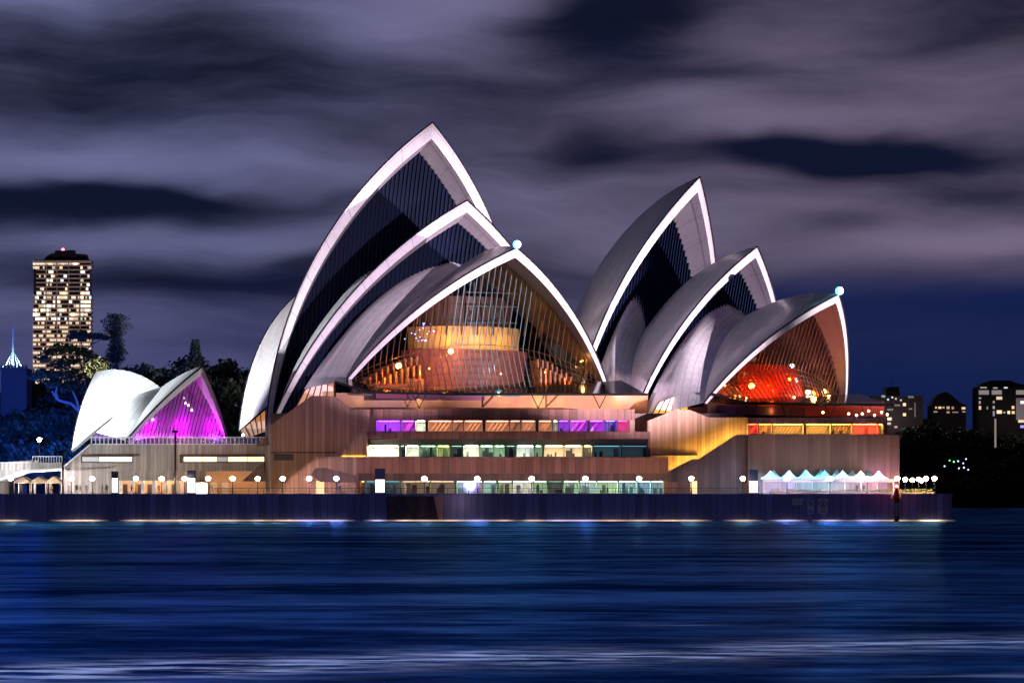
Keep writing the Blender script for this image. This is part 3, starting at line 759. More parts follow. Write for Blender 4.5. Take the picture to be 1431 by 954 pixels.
# window bands -----------------------------------------------------------
def room(parent, px0, px1, py0, py1, Y, col, st, depth=4.0, beams=None, clutter=0, wall=None, mull=1, frame=True):
    """one lit bay: box room with a ceiling light, back wall, furniture and a glazed front"""
    x0, x1 = xat(px0, Y), xat(px1, Y); z0, z1 = zat(py1, Y), zat(py0, Y); t = 0.05
    m = MB(); m.box(x0, x1, Y + depth, Y + depth + t, z0, z1); m.box(x0, x1, Y + .2, Y + depth, z0 - .0, z0 + t); m.box(x0, x1, Y + .2, Y + depth, z1 - t, z1)
    m.box(x0, x0 + t, Y + .2, Y + depth - .001, z0 + t, z1 - t); m.box(x1 - t, x1, Y + .2, Y + depth - .001, z0 + t, z1 - t)
    rm = m.build('room', wall or M['room'], parent)
    st = st * (2.4 if beams or col[2] > col[1] * 1.5 else 6.5)
    if st > 0:
        m = MB(); m.box(x0 + .3, x1 - .3, Y + 1.0, Y + 1.7, z1 - t - .06, z1 - t - .01); m.build('ceiling_light', G(col, st), rm)
    if beams:
        m = MB(); n = max(int((x1 - x0) / beams), 1); h = z1 - z0 - 2 * t; wd = beams * .42
        for i in range(n):
            bx = x0 + .1 + (x1 - x0 - .2 - h * .7 - wd) * i / max(n - 1, 1)
            m.prism([(bx, z0 + t), (bx + wd, z0 + t), (bx + wd + h * .7, z1 - t - .08), (bx + h * .7, z1 - t - .08)], Y + depth - .9, Y + depth - .002)
        m.build('folded_beams', M['room_beam'], rm)
    if clutter:
        m = MB()
        for i in range(clutter):
            cx = x0 + .3 + rnd.random() * (x1 - x0 - .9); cw = .25 + rnd.random() * .6; chh = (z1 - z0) * (.25 + .6 * rnd.random()); cy = Y + .9 + rnd.random() * 2
            m.box(cx, min(cx + cw, x1 - .1), cy, cy + .3, z0 + t, z0 + t + chh)
        m.build('furnishing', M['furn'], rm)
    m = MB(); m.quadgrid([[(x0, Y + .1, z0), (x1, Y + .1, z0)], [(x0, Y + .1, z1), (x1, Y + .1, z1)]]); wn_ = m.build('window', M['glass'], parent)
    if frame:
        m = MB(); fw = 0.06
        m.box(x0, x1, Y + .02, Y + .09, z1 - fw, z1); m.box(x0, x1, Y + .02, Y + .09, z0, z0 + fw)
        for i in range(mull + 1):
            fx = x0 + (x1 - x0) * i / mull; fx = min(max(fx, x0 + fw / 2), x1 - fw / 2); m.box(fx - fw / 2, fx + fw / 2, Y + .02, Y + .09, z0 + fw, z1 - fw)
        m.build('frame', M['dark'], wn_)
PUR = (0.30, 0.03, 1.0); ORA = (1.0, 0.42, 0.22); GRN = (0.55, 1.0, 0.62); WRM = (1.0, 0.74, 0.40); CYA = (0.28, 0.85, 1.0); WHT = (1.0, 1.0, 0.85); RED = (1.0, 0.06, 0.02); AMBR = (1.0, 0.50, 0.08); MAG = (1.0, 0.02, 0.35)
Y = YB3 + 1.0
for (a, c, col, st, bm, cl_, mu) in ((525.6, 560, PUR, 14, 0, 2, 2), (560, 580, (.5, .05, 1), 12, 1.2, 0, 1), (580, 595, WHT, 9, 0, 0, 1), (598, 632, ORA, 7, 1.0, 0, 1), (632, 648, ORA, 7, 1.0, 0, 2), (648, 675, ORA, 7, 1.0, 0, 1),
    (678, 712, ORA, 7, 1.0, 0, 1), (712, 728, ORA, 7, 1.0, 0, 2), (728, 749, ORA, 7, 1.0, 0, 1), (752, 772, ORA, 7, 1.0, 0, 1), (772, 780, WHT, 7, 0, 0, 1), (780, 796, PUR, 12, 0, 1, 2), (796, 821, (.45, .03, 1), 13, 1.4, 0, 1),
    (823, 845, (.45, .03, 1), 13, 1.4, 0, 1), (845, 862, (.12, .06, 1), 10, 1.1, 2, 3), (862, 879, MAG, 9, 0, 0, 1)):
    room(pod, a, c, 587.2, 602.8, Y, col, st, 3.5, bm, cl_, mull=mu)
for px in (595, 675, 749, 821): MB().pbox(px, px + 3, 587.2, 602.8, YB3 + .2, YB3 + 5).build('window_pier', M['dark'], pod)
Y = YB2 + 2.3
for (a, c, col, st, cl_, mu) in ((513, 558, (1, 1, .72), 16, 0, 1), (558, 566, GRN, 1.5, 3, 1), (566, 586, (.9, 1, .8), 14, 0, 1), (586, 610, GRN, 2.5, 8, 3), (610, 629, (.75, 1, .3), 4, 2, 2), (629, 647, GRN, .4, 3, 1), (647, 670, (.92, 1, .78), 14, 1, 1),
    (670, 690, GRN, 6, 4, 4), (690, 706, GRN, 5, 1, 2), (706, 721, GRN, .5, 2, 2), (721, 747, (.8, 1, .85), 10, 2, 2), (747, 758, GRN, 5, 1, 1), (760, 788, WRM, 10, 3, 1), (788, 814, WRM, 11, 4, 2), (815, 828, (1, .75, .35), 8, 4, 4), (828, 868, CYA, .25, 3, 1), (868, 906, CYA, .12, 2, 1)):
    room(pod, a, c, 622.2, 638.2, Y, col, st, 4.0, 0, cl_, mull=mu)
Y = YB1 + 2.0
for (a, c, col, st, cl_, mu) in ((503, 510, AMBR, 5, 0, 1), (510, 560, CYA, .35, 5, 2), (560, 600, WRM, .6, 5, 2), (600, 636, WRM, .8, 6, 2), (637, 655, GRN, 5, 3, 2), (655, 675, (1, .75, .75), 5, 4, 2), (675, 695, (.55, 1, .85), 6, 1, 2), (695, 716, (.8, 1, .5), 6, 3, 3), (716, 745, (.95, 1, .85), 14, 3, 1), (745, 765, GRN, 5, 3, 3), (765, 787, GRN, .3, 2, 1),
    (787, 810, GRN, 7, 4, 3), (810, 834, (.6, 1, .9), 7, 3, 2), (834, 864, (.6, 1, .6), 7, 5, 4), (864, 890, (.45, .95, .95), 8, 4, 3), (890, 910, (.3, .7, 1), 9, 3, 2), (910, 928, (.45, .9, 1), 7, 3, 2)):
    room(pod, a, c, 671.8, 689.4, Y, col, st, 4.5, 0, cl_, mull=mu)
Y = YB4 + 4.6
for (a, c, col, st, bm, cl_, mu) in ((1046, 1060, RED, 14, 1.5, 0, 1), (1060, 1080, (1, .35, .05), 9, 1.2, 1, 3), (1080, 1124, AMBR, 9, .75, 0, 1), (1126, 1162, AMBR, 9, .75, 0, 1), (1162, 1192, (1, .40, .06), 8, .8, 3, 4), (1192, 1228, RED, 13, 0, 1, 1), (1228, 1235, AMBR, 8, 0, 0, 1)):
    room(pod, a, c, 591.7, 606.6, Y, col, st, 3.5, bm, cl_, mull=mu)

# restaurant side podium --------------------------------------------------
lp = root('restaurant_podium', 'pale ribbed podium wing beneath the small white shells', 'podium', (-70, 432, ZP))
YL = 430
m = MB(); m.pprism([(85, 690), (85, 657), (126, 621), (371, 621), (371, 658), (265, 658), (155, 658), (155, 690)], YL, YL + 34); m.build('wall', M['precast_pale'], lp)
m = MB(); m.pbox(155.2, 370.8, 658.2, 690, YL + 5, YL + 6); m.build('arcade_back_wall', plain('warm_arcade', (.6, .42, .3), .7), lp)
m = MB(); m.pbox(165, 262, 658.3, 671, YL + .3, YL + 1.0); m.pbox(262, 286, 658.3, 690, YL + .5, YL + 4); m.build('arcade_fascia', M['precast_pale'], lp)
for px in (166, 181, 197, 213, 230, 247, 258): MB().pbox(px, px + 4, 671, 690, YL + .6, YL + 1.3).build('column', M['white'], lp)
for px in (174, 190, 206, 222, 239, 252): lamp_light(at(px, 674, YL + 3.2), 120, (1, .62, .35), .3)
for px in (296, 318, 340, 360): lamp_light(at(px, 670, YL + 2.5), 70, (1, .55, .25), .3)
for px in (172, 192, 206, 240): MB().pbox(px, px + 6, 676, 690, YL + 4.8, YL + 4.95).build('door', M['furn'], lp)
for px in (294, 310): MB().pbox(px, px + 9, 674, 690, YL + 4.8, YL + 4.95).build('door', M['white'], lp)
for (a, c, segs) in ((114, 185, ((139, 184, (1, .95, .75), 1.6), (115, 138, (.3, .5, .35), .12))), (252, 371, ((257, 282, WRM, 2.0), (283, 303, WRM, 1.7), (304, 318, (.5, .55, .6), .25), (319, 345, WRM, 1.8), (346, 369, WRM, 1.5)))):
    m = MB(); m.pbox(a - 1, c + 1, 634.5, 637.5, YL - .8, YL - .003); m.pbox(a - 1, c, 645.2, 646.4, YL - .25, YL - .003); m.pbox(a - 1, c, 637.5, 645.2, YL - .03, YL - .003); sl = m.build('slot_window_hood', M['bronze'], lp)
    for (p0, p1, col, st) in segs: MB().pbox(p0, p1, 638.2, 644.6, YL - .10, YL - .035).build('pane', G(col, st), sl)
bl = MB(); bl.pbox(126, 372, 611.5, 620.8, YL + .3, YL + .36); bp_ = bl.build('balustrade', glassmat('frosted_balustrade', (.8, .8, .85), .2, .3), lp)
m = MB(); m.pbox(126, 372, 610, 611.6, YL + .2, YL + .5); m.pbox(126, 372, 619.8, 621, YL + .1, YL + .6); m.build('rail', M['white'], bp_)
m = MB()
for i in range(42): m.pbox(127 + i * 5.9, 128.2 + i * 5.9, 611.6, 619.8, YL + .22, YL + .29)
m.build('baluster', M['white'], bp_)
m = MB(); m.pprism([(85, 654), (126, 619.5), (126, 621.5), (85, 657)], YL - .2, YL + .4); m.build('sloping_coping', M['white'], lp)
MB().pbox(314, 370, 599, 611, YL + 4, YL + 4.2).build('glass_screen', M['glass'], lp)
for px in range(140, 372, 33): lamp_light(at(px, 607, YL + 3), 260, (1, .93, 1), .3)

# left edge terrace ---------------------------------------------------------
YT = 424
tr = root('lower_terrace', 'white railed two level terrace left of the podium wing', 'terrace', (-95, YT, ZP))
m = MB(); m.pprism([(-40, 690), (-40, 650), (46, 642.5), (46, 646), (86, 646), (86, 655), (30, 658), (0, 668), (0, 690)], YT + 6, YT + 14); m.build('wall', M['precast_pale'], tr)
m = MB(); m.pprism([(-40, 668), (0, 668), (30, 656.5), (86, 653.5), (86, 656), (30, 660), (0, 672), (-40, 672)], YT - 1, YT + 5.9); m.build('terrace_slab', M['white'], tr)
m = MB(); m.pbox(45, 88, 637, 637.9, YT + 6.1, YT + 6.2); m.pbox(-30, 44, 645.6, 646.4, YT + 3.1, YT + 3.2)
for i in range(12): m.pbox(45.5 + i * 3.7, 46 + i * 3.7, 637.9, 646, YT + 6.1, YT + 6.2)
for i in range(14): m.pbox(-30 + i * 5.5, -29.4 + i * 5.5, 646.4, 656, YT + 3.1, YT + 3.2)
m.build('railing', M['white'], tr)
for px in (10, 35, 60, 80): lamp_light(at(px, 664, YT + 2), 900, (.92, .85, 1), .3)
def gable_tent(px0, px1, Yt, label):
    x0, x1 = xat(px0, Yt), xat(px1, Yt); h = zat(672, Yt); t = zat(665, Yt); xm = (x0 + x1) / 2
    r_ = root('marquee_tent', label, 'tent', (xm, Yt, ZP), 'small white tents on the left of the promenade')
    m = MB(); m.prism([(x0, h), (xm, t), (x1, h), (x1, h - .35), (x0, h - .35)], Yt, Yt + 4); m.build('canopy', M['white'], r_)
    for xx in (x0 + .06, x1 - .06):
        for yy in (Yt + .1, Yt + 3.9): MB().tube([(xx, yy, ZP), (xx, yy, h - .34)], .05, 6).build('leg', M['white'], r_)
    lamp_light((xm, Yt + 1.5, h - .8), 420, (1, .92, .8), .25)
gable_tent(19, 42, 409, 'white gabled tent nearest the left edge of the frame'); gable_tent(43, 64, 410, 'white gabled tent between two other white tents'); gable_tent(65, 84, 409, 'white gabled tent beside the dark mast')

# ------------------------------------------------------------------ promenade lamps
lampC = [(1, .62, .32), (.86, .66, 1)]
def make_lamp(col, label, h=None):
    r_ = root('street_lamp', label, 'street lamp', (0, 0, 0), 'globe lamps along the promenade'); hh = h
    MB().lathe((0, 0, 0), [(.16, 0), (.16, .25), (.09, .35), (.07, hh - .45), (.11, hh - .4), (.11, hh - .3)], 10).build('post', M['dark'], r_)
    MB().ball((0, 0, hh), .40, 14).build('globe', globemat('opal_globe', col, 330), r_, True)
    MB().lathe((0, 0, 0), [(.34, 0), (.34, .08), (.17, .1)], 10).build('base', M['dark'], r_)
    return r_
HLAMP = zat(668, 402.5) - ZP
LAMPS = [(15, 'globe lamp at the far left before the white tents', 0, 0), (100, 'globe lamp just right of the dark mast', 0, 0), (129, 'globe lamp before the sloping left wall', 0, 1), (190, 'globe lamp before the second arcade bay', 0, 0), (226, 'globe lamp between the arcade and the tall thin mast', 0, 1),
 (258, 'globe lamp beside the white lit kiosk', 0, 0), (291, 'globe lamp before the orange lit doorway wall', 0, 0), (325, 'globe lamp left of the triangular stair soffit', 0, 0), (360, 'globe lamp under the triangular stair soffit', 0, 1), (395, 'globe lamp at the foot of the diagonal stair', 0, 0), (432, 'violet globe lamp left of the dark door recess', 1, 0), (470, 'violet globe lamp right of the dark door recess', 1, 0),
 (593, 'warm globe lamp before the dark ground floor glazing', 0, 0), (667, 'violet globe lamp before the green lit glazing, left end', 1, 0), (743, 'warm globe lamp before the brightest ground floor window', 0, 0), (818, 'violet globe lamp before the middle of the green glazing', 1, 0), (893, 'warm globe lamp before the blue lit glazing', 0, 0), (966, 'globe lamp in front of the lit orange door', 0, 0), (1038, 'globe lamp left of the white lit panel', 0, 0),
 (1100, 'globe lamp before the left half of the scalloped marquee', 1, 0), (1160, 'globe lamp before the middle of the scalloped marquee', 1, 0), (1212, 'globe lamp before the right half of the scalloped marquee', 1, 0), (1254, 'globe lamp at the right end of the marquee above the red pile', 0, 0), (1306, 'globe lamp nearest the end of the pier', 0, 0), (1294, 'second globe lamp from the end of the pier', 0, 0)]
FAR = [(1265, 417, 'globe lamp on the pier, first right of the marquee'), (1275, 430, 'globe lamp on the pier, second right of the marquee'), (1284, 418, 'globe lamp on the pier, third right of the marquee'), (1288, 444, 'farthest globe lamp on the pier end')]
protos = []
for ci, c in enumerate(lampC): protos.append(make_lamp(c, 'x', HLAMP))
used = [False, False]
for (px, lab, ci, dep) in LAMPS:
    Yl = SW + 1.6 + dep * 3.0; p = (xat(px, Yl), Yl, ZP)
    if not used[ci]: used[ci] = True; protos[ci].location = p; protos[ci]['label'] = lab
    else: copy_thing(protos[ci], p, lab)
for (px, Yl, lab) in FAR: copy_thing(protos[0], (xat(px, Yl), Yl, ZP), lab)
tl = make_lamp((.7, .85, 1), 'globe lamp on the upper terrace at the left', 4.2); tl.location = (xat(55, YT + 8), YT + 8, zat(646, YT + 8)); tl['group'] = 'terrace lamps'
for (px, top, Yp, lab) in ((245, 604, SW + 2, 'tall thin dark mast in front of the arcade'), (88, 632, SW + 2, 'shorter dark mast at the left corner of the podium wing')):
    r_ = root('mast', lab, 'mast', (xat(px, Yp), Yp, ZP)); zt = zat(top, Yp)
    MB().tube([(xat(px, Yp), Yp, ZP), (xat(px, Yp), Yp, zt)], .2, 8, .14).build('pole', M['dark'], r_)
    m = MB(); m.box(xat(px, Yp) - .5, xat(px, Yp) + .5, Yp - .25, Yp + .25, zt, zt + .35); m.build('floodlight_head', M['dark'], r_)
# lit kiosk panels
def pylon(px0, px1, topdark, toplit, Yp, label, col=(.95, .97, 1), st=5, parts=1):
    r_ = root('display_pylon', label, 'display pylon', (xat((px0 + px1) / 2, Yp), Yp, ZP), 'lit display pylons on the promenade')
    m = MB(); m.box(xat(px0, Yp), xat(px1, Yp), Yp, Yp + .5, ZP, zat(topdark, Yp)); m.build('casing', M['dark'], r_)
    wd = (px1 - px0)
    m = MB(); m.box(xat(px0 + .8, Yp), xat(px1 - .8, Yp), Yp - .06, Yp - .003, ZP + .3, zat(toplit, Yp)); m.build('lit_panel', G(col, st), r_)
    m = MB(); m.box(xat(px0 + .8, Yp), xat(px1 - .8, Yp), Yp - .05, Yp - .003, zat(toplit - 2, Yp), zat(topdark + 1, Yp)); m.build('blue_header', plain('navy_panel', (.01, .02, .08), .4), r_)
pylon(524, 538, 654.5, 670, SW + 2.2, 'tall lit display pylon with navy header before the lower block', (1, .85, 1), 4)
pylon(1047, 1059, 656, 672, SW + 2.2, 'tall lit display pylon with navy header beside the marquee', (.9, .96, 1), 6)
pylon(262, 273, 657, 668, SW + 2.2, 'broad white lit pylon beneath the tall thin mast', (1, .97, .95), 6)
pylon(156, 165, 659, 668, SW + 2.4, 'white lit pylon at the left end of the arcade', (1, .97, .95), 5)
MB().build if False else None
kx = SW + 3.5
kk = root('kiosk', 'low white glowing kiosk right of the broad lit pylon', 'kiosk', (xat(280, kx), kx, ZP))
m = MB(); m.box(xat(274, kx), xat(288, kx), kx, kx + 2, ZP, zat(676, kx)); m.build('body', G((1, .95, .9), 2.2), kk)
m = MB(); m.box(xat(273, kx), xat(289, kx), kx - .3, kx + 2.3, zat(676, kx), zat(674, kx)); m.build('roof', M['white'], kk)

# ------------------------------------------------------------------ marquee with peaks
YM = 408.5
mq = root('scalloped_marquee', 'long white scalloped marquee glowing teal on the promenade', 'marquee', (xat(1160, YM), YM, ZP))
mx0, mx1 = xat(1066, YM), xat(1251, YM); zr = zat(669, YM); zp = zat(657, YM)
def peaks(m, x0, x1, y0, y1, n, amp, nx=90, ny=12):
    rows = []
    for j in range(ny + 1):
        fy = j / ny; row = []
        for i in range(nx + 1):
            fx = i / nx; c = fx * n; d = abs((c % 1) - .5) * 2; e = abs(fy - .5) * 2
            rr = math.sqrt((d * .95) ** 2 + e ** 2); h = max(0.0, 1 - rr) ** 1.7 * amp + max(0.0, 1 - e) * amp * .22
            row.append((x0 + (x1 - x0) * fx, y0 + (y1 - y0) * fy, zr + h))
        rows.append(row)
    m.quadgrid(rows)
m = MB(); peaks(m, mx0, mx1 - 1, YM, YM + 4, 7, (zp - zr) * .9); peaks(m, mx0 + 1.2, mx1 - 2.4, YM + 4.002, YM + 8, 7, (zp - zr) * 1.0)
def tentmat():
    m_, nt, b_, x = newmat('translucent_canvas')
    b_.inputs['Base Color'].default_value = (.72, .78, .78, 1); b_.inputs['Roughness'].default_value = .7
    tr_ = nt.nodes.new('ShaderNodeBsdfTranslucent'); tr_.inputs[0].default_value = (.55, .85, .85, 1); mx_ = nt.nodes.new('ShaderNodeMixShader'); mx_.inputs[0].default_value = .45
    nt.links.new(b_.outputs[0], mx_.inputs[1]); nt.links.new(tr_.outputs[0], mx_.inputs[2]); nt.links.new(mx_.outputs[0], nt.nodes['Material Output'].inputs[0]); return m_
m.build('canopy', tentmat(), mq, True)
m = MB(); m.box(mx0, mx1, YM - .06, YM - .02, zr - .55, zr); m.build('valance', M['white'], mq)
for i in range(9):
    xx = mx0 + .2 + (mx1 - mx0 - .5) * i / 8
    MB().tube([(xx, YM + .1, ZP), (xx, YM + .1, zr - .02)], .07, 6).build('leg', M['white'], mq)
m = MB(); m.box(mx0, mx0 + 5.5, YM + .25, YM + .3, ZP + .1, zr - .6); m.build('side_curtain', plain('pale_canvas', (.5, .55, .7), .7), mq)
m = MB(); m.box(mx0, mx1, YM + 7.8, YM + 7.9, ZP, zr - .1); m.build('back_wall', M['precast_dark'], mq)
for i, c in enumerate(((.3, .6, 1), (.55, .5, 1), (.2, .75, 1), (.15, .7, 1), (.3, .6, 1), (1, .6, .25), (.7, .4, 1))):
    lamp_light((mx0 + 1.5 + i * (mx1 - mx0 - 3) / 6, YM + 3.2, zr - .7), 1700, c, .3)
for px in (1083, 1122, 1160, 1200, 1236): lamp_light(at(px, 668.5, YM + 4.2), 60, (.25, .95, .95), .2)
hd = root('planter_hedge', 'row of low planted tubs along the pier edge before the marquee', 'planter', (xat(1180, 403), 403, ZP))
m = MB(); hz_ = random.Random(5)
for i in range(900):
    px = 1078 + hz_.random() * 225; c = Vector(at(px, 690, 402.6 + hz_.random() * .7)); c.z = ZP + .35 + hz_.random() * .5
    d = Vector((hz_.gauss(0, 1), hz_.gauss(0, 1), hz_.gauss(0, 1))).normalized() * .14; e = d.orthogonal().normalized() * .1
    b0 = len(m.v); m.v += [tuple(c - d), tuple(c + e), tuple(c + d), tuple(c - e)]; m.f.append((b0, b0 + 1, b0 + 2, b0 + 3))
m.build('foliage', plain('hedge_leaf', (.09, .12, .03), .6), hd)
m = MB(); m.box(xat(1076, 402.5), xat(1306, 402.5), 402.5, 403.3, ZP, ZP + .4); m.build('trough', M['paving'], hd)

# ------------------------------------------------------------------ signs on the sea wall
SGN = plain('grey_sign_face', (.80, .80, .84), .5, 0, .12); INK = plain('sign_ink', (.03, .03, .06), .6)
def ring(m, cx, cz, r0, r1, Y, n=28):
    b0 = len(m.v)
    for k in range(n):
        a = 2 * math.pi * k / n; m.v += [(cx + r0 * math.cos(a), Y, cz + r0 * math.sin(a)), (cx + r1 * math.cos(a), Y, cz + r1 * math.sin(a))]
    for k in range(n):
        k2 = (k + 1) % n; m.f.append((b0 + 2 * k, b0 + 2 * k + 1, b0 + 2 * k2 + 1, b0 + 2 * k2))
def sign(px0, px1, py0, py1, label, kind):
    Ys = SW - .08; r_ = root('wall_sign', label, 'sign', (xat((px0 + px1) / 2, Ys), Ys, zat(py1, Ys)), 'signs fixed to the sea wall')
    m = MB(); m.pbox(px0, px1, py0, py1, Ys, Ys + .075); m.build('panel', SGN, r_)
    m = MB(); Yi = Ys - .004; cx = xat((px0 + px1) / 2, Ys); wd = xat(px1, Ys) - xat(px0, Ys); zt = zat(py0, Ys); zb_ = zat(py1, Ys)
    def bar(x0, x1, z0, z1): b0 = len(m.v); m.v.extend([(x0, Yi, z0), (x1, Yi, z0), (x1, Yi, z1), (x0, Yi, z1)]); m.f.append((b0, b0 + 1, b0 + 2, b0 + 3))
    if kind == 'text':
        for i in range(4):
            for k in range(3): bar(cx - wd * .42 + k * wd * .2, cx - wd * .42 + k * wd * .2 + wd * .15, zt - .2 - i * .22, zt - .1 - i * .22)
        ring(m, cx + wd * .3, (zt + zb_) / 2, wd * .12, wd * .16, Yi)
    else:
        cz = zt - wd * .56; ring(m, cx, cz, wd * .33, wd * .43, Yi)
        if kind == 'slash':
            b0 = len(m.v); d = wd * .26; t_ = wd * .06
            m.v.extend([(cx - d - t_, Yi - .001, cz + d - t_), (cx - d + t_, Yi - .001, cz + d + t_), (cx + d + t_, Yi - .001, cz - d + t_), (cx + d - t_, Yi - .001, cz - d - t_)]); m.f.append((b0, b0 + 1, b0 + 2, b0 + 3)); bar(cx - wd * .06, cx + wd * .06, cz - wd * .2, cz + wd * .2)
        else:
            bar(cx - wd * .05, cx + wd * .05, cz - wd * .22, cz + wd * .24); ring(m, cx, cz - wd * .05, wd * .12, wd * .2, Yi - .001, 14)
        for i in range(3): bar(cx - wd * .34, cx + wd * .34, zb_ + .15 + i * .22, zb_ + .25 + i * .22)
    m.build('lettering', INK, r_)
sign(1107.5, 1122.5, 696, 705, 'small wide grey notice, first of the three wall signs', 'text')
sign(1128.5, 1137, 698.5, 717, 'narrow grey sign with a slashed circle on the sea wall', 'slash')
sign(1143.5, 1156.5, 696.5, 717, 'larger grey sign with a ringed symbol on the sea wall', 'anchor')
# red marker pile
Yp = SW - 3
pl_ = root('marker_pile', 'red topped marker pile standing in the water at the wall', 'marker pile', (xat(1253, Yp), Yp, 0))
m = MB(); m.lathe((xat(1253, Yp), Yp, 0), [(.42, -2), (.42, zat(692, Yp)), (.1, zat(691, Yp))], 10); m.tube([(xat(1250, Yp), Yp - .2, -2), (xat(1251.5, Yp), Yp - .1, zat(700, Yp))], .16, 8); m.build('pile', plain('red_timber', (.16, .03, .03), .7), pl_)
m = MB(); m.lathe((xat(1253, Yp), Yp, zat(711, Yp)), [(.5, -1.2), (.5, 1.0)], 10); m.build('white_band', M['steel'], pl_)
m = MB(); m.lathe((xat(1253, Yp), Yp, zat(691, Yp)), [(.9, -.6), (.15, 1.4)], 10); m.build('red_cone', plain('red_daymark', (.5, .02, .02), .5), pl_)
MB().ball((xat(1253, Yp), Yp, zat(679.5, Yp)), .3, 10).build('red_light', G((1, .05, .04), 25), pl_, True)
# ------------------------------------------------------------------ people
def person_mesh(walk):
    me = bpy.data.meshes.new('person'); s_ = .16 * walk
    v = [(0, 0, .95), (0, 0, 1.2), (0, 0, 1.42), (0, 0, 1.53), (0, -.02, 1.68), (.1, 0, .92), (.12, s_ * .7, .5), (.12, s_ * 1.6, .06), (.12, s_ * 1.6 - .18, .04), (-.1, 0, .92), (-.12, -s_ * .5, .5), (-.12, -s_ * 1.6 + .1, .06), (-.12, -s_ * 1.6 - .1, .04),
         (.19, 0, 1.40), (.25, -s_ * .4, 1.14), (.24, -s_ - .08, .90), (.24, -s_ - .12, .80), (-.19, 0, 1.40), (-.25, s_ * .4, 1.14), (-.24, s_ - .08, .90), (-.24, s_ - .12, .80)]
    e = [(0, 1), (1, 2), (2, 3), (3, 4), (0, 5), (5, 6), (6, 7), (7, 8), (0, 9), (9, 10), (10, 11), (11, 12), (2, 13), (13, 14), (14, 15), (15, 16), (2, 17), (17, 18), (18, 19), (19, 20)]
    rad = [.15, .13, .16, .06, .11, .10, .07, .045, .04, .10, .07, .045, .04, .07, .05, .04, .04, .07, .05, .04, .04]
    me.from_pydata(v, e, []); o = bpy.data.objects.new('person', me); COL.objects.link(o)
    md = o.modifiers.new('skin', 'SKIN'); o.modifiers.new('sub', 'SUBSURF').levels = 1
    for i, r in enumerate(rad): me.skin_vertices[0].data[i].radius = (r, r)
    me.skin_vertices[0].data[0].use_root = True
    dg = bpy.context.evaluated_depsgraph_get(); m2 = bpy.data.meshes.new_from_object(o.evaluated_get(dg)); bpy.data.objects.remove(o); return m2
PM = [person_mesh(0.3), person_mesh(1.6)]
PEOPLE = [(1198, 404.5, 0, 0, 'person in dark clothes standing by the hedge, left of a pair', (.03, .03, .04)), (1207, 404.5, 0, .4, 'person in dark clothes standing by the hedge, right of a pair', (.03, .03, .04)), (97, 404, 1, 1.4, 'person in grey walking beside the left globe lamp', (.2, .2, .25)), (107, 405, 0, 0, 'person in dark top standing before the sloping wall', (.06, .05, .09)), (112, 404, 1, -1.5, 'person in tan walking before the sloping wall', (.3, .2, .12)),
 (121, 406, 0, .6, 'person in navy standing before the sloping wall', (.03, .04, .12)), (143, 405, 1, 1.5, 'person in brown walking toward the arcade', (.2, .1, .05)), (149, 405.5, 0, 0, 'person in black near the white lit pylon', (.02, .02, .02)), (184, 407, 1, 1.6, 'person in red walking past the arcade columns', (.3, .05, .04)), (222, 407, 0, 0, 'person in dark coat outside the arcade', (.05, .04, .05)), (296, 406, 1, -1.5, 'person in plum walking past the kiosk', (.15, .05, .1)),
 (474, 403, 0, .3, 'person in black crouched shadow by the violet lamp', (.02, .02, .03)), (556, 405, 1, 1.5, 'person in grey walking before the dark glazing', (.15, .15, .18)), (566, 405, 0, .2, 'person in white standing before the dark glazing', (.6, .6, .62)), (30, 405, 0, 0, 'person in dark clothes before the first white tent', (.04, .04, .06)), (72, 405, 1, 1.4, 'person in orange before the third white tent', (.4, .15, .05))]
for (px, Yq, k, rz, lab, col) in PEOPLE:
    lab = lab.replace('crouched shadow by', 'standing by')
    me = PM[k].copy(); me.materials.clear(); me.materials.append(plain('clothes', col, .8)); o = bpy.data.objects.new('person', me); COL.objects.link(o)
    me.polygons.foreach_set('use_smooth', [True] * len(me.polygons)); o.location = (xat(px, Yq), Yq, ZP); o.rotation_euler = (0, 0, rz); tag(o, lab, 'person')

# ------------------------------------------------------------------ trees
def leafcloud(m, c, r, n, rg, size, flat=1.0):
    c = Vector(c)
    for _ in range(n):
        d = Vector((rg.gauss(0, 1), rg.gauss(0, 1), rg.gauss(0, 1))).normalized(); k = rg.random() ** .45
        p = c + Vector((d.x * r * k, d.y * r * k, d.z * r * k * flat)); s_ = size * (.6 + .8 * rg.random())
        nn = (d + Vector((rg.gauss(0, .45), rg.gauss(0, .45), rg.gauss(0, .45)))).normalized(); a = nn.orthogonal().normalized(); e = nn.cross(a) * s_ * .7; a = a * s_
        b0 = len(m.v); m.v += [tuple(p - a), tuple(p + e), tuple(p + a), tuple(p - e)]; m.f.append((b0, b0 + 1, b0 + 2, b0 + 3))
def tree_proto(seed, h, w_, mat, size, label, group, name='broad_tree'):
    rg = random.Random(seed); r_ = root(name, label, 'tree', (0, 0, 0), group)
    t = MB(); t.tube([(0, 0, 0), (.1, .1, h * .3), (-.1, .2, h * .6)], h * .035, 7, h * .02)
    cr = MB()
    for i in range(16):
        a = rg.random() * 6.28; rr = w_ * (.15 + .85 * rg.random()) * .55; z = h * (.42 + .46 * rg.random()) * (1 - .18 * rr / w_); c = (math.cos(a) * rr, math.sin(a) * rr, z)
        leafcloud(cr, c, w_ * (.20 + .14 * rg.random()), 70, rg, size, .75); t.tube([(0, .1, h * .35), (c[0] * .5, c[1] * .5, h * .48), c], h * .014, 5, .05)
    leafcloud(cr, (0, 0, h * .82), w_ * .3, 80, rg, size, .8)
    t.build('trunk', M['bark'], r_); cr.build('crown', mat, r_); return r_
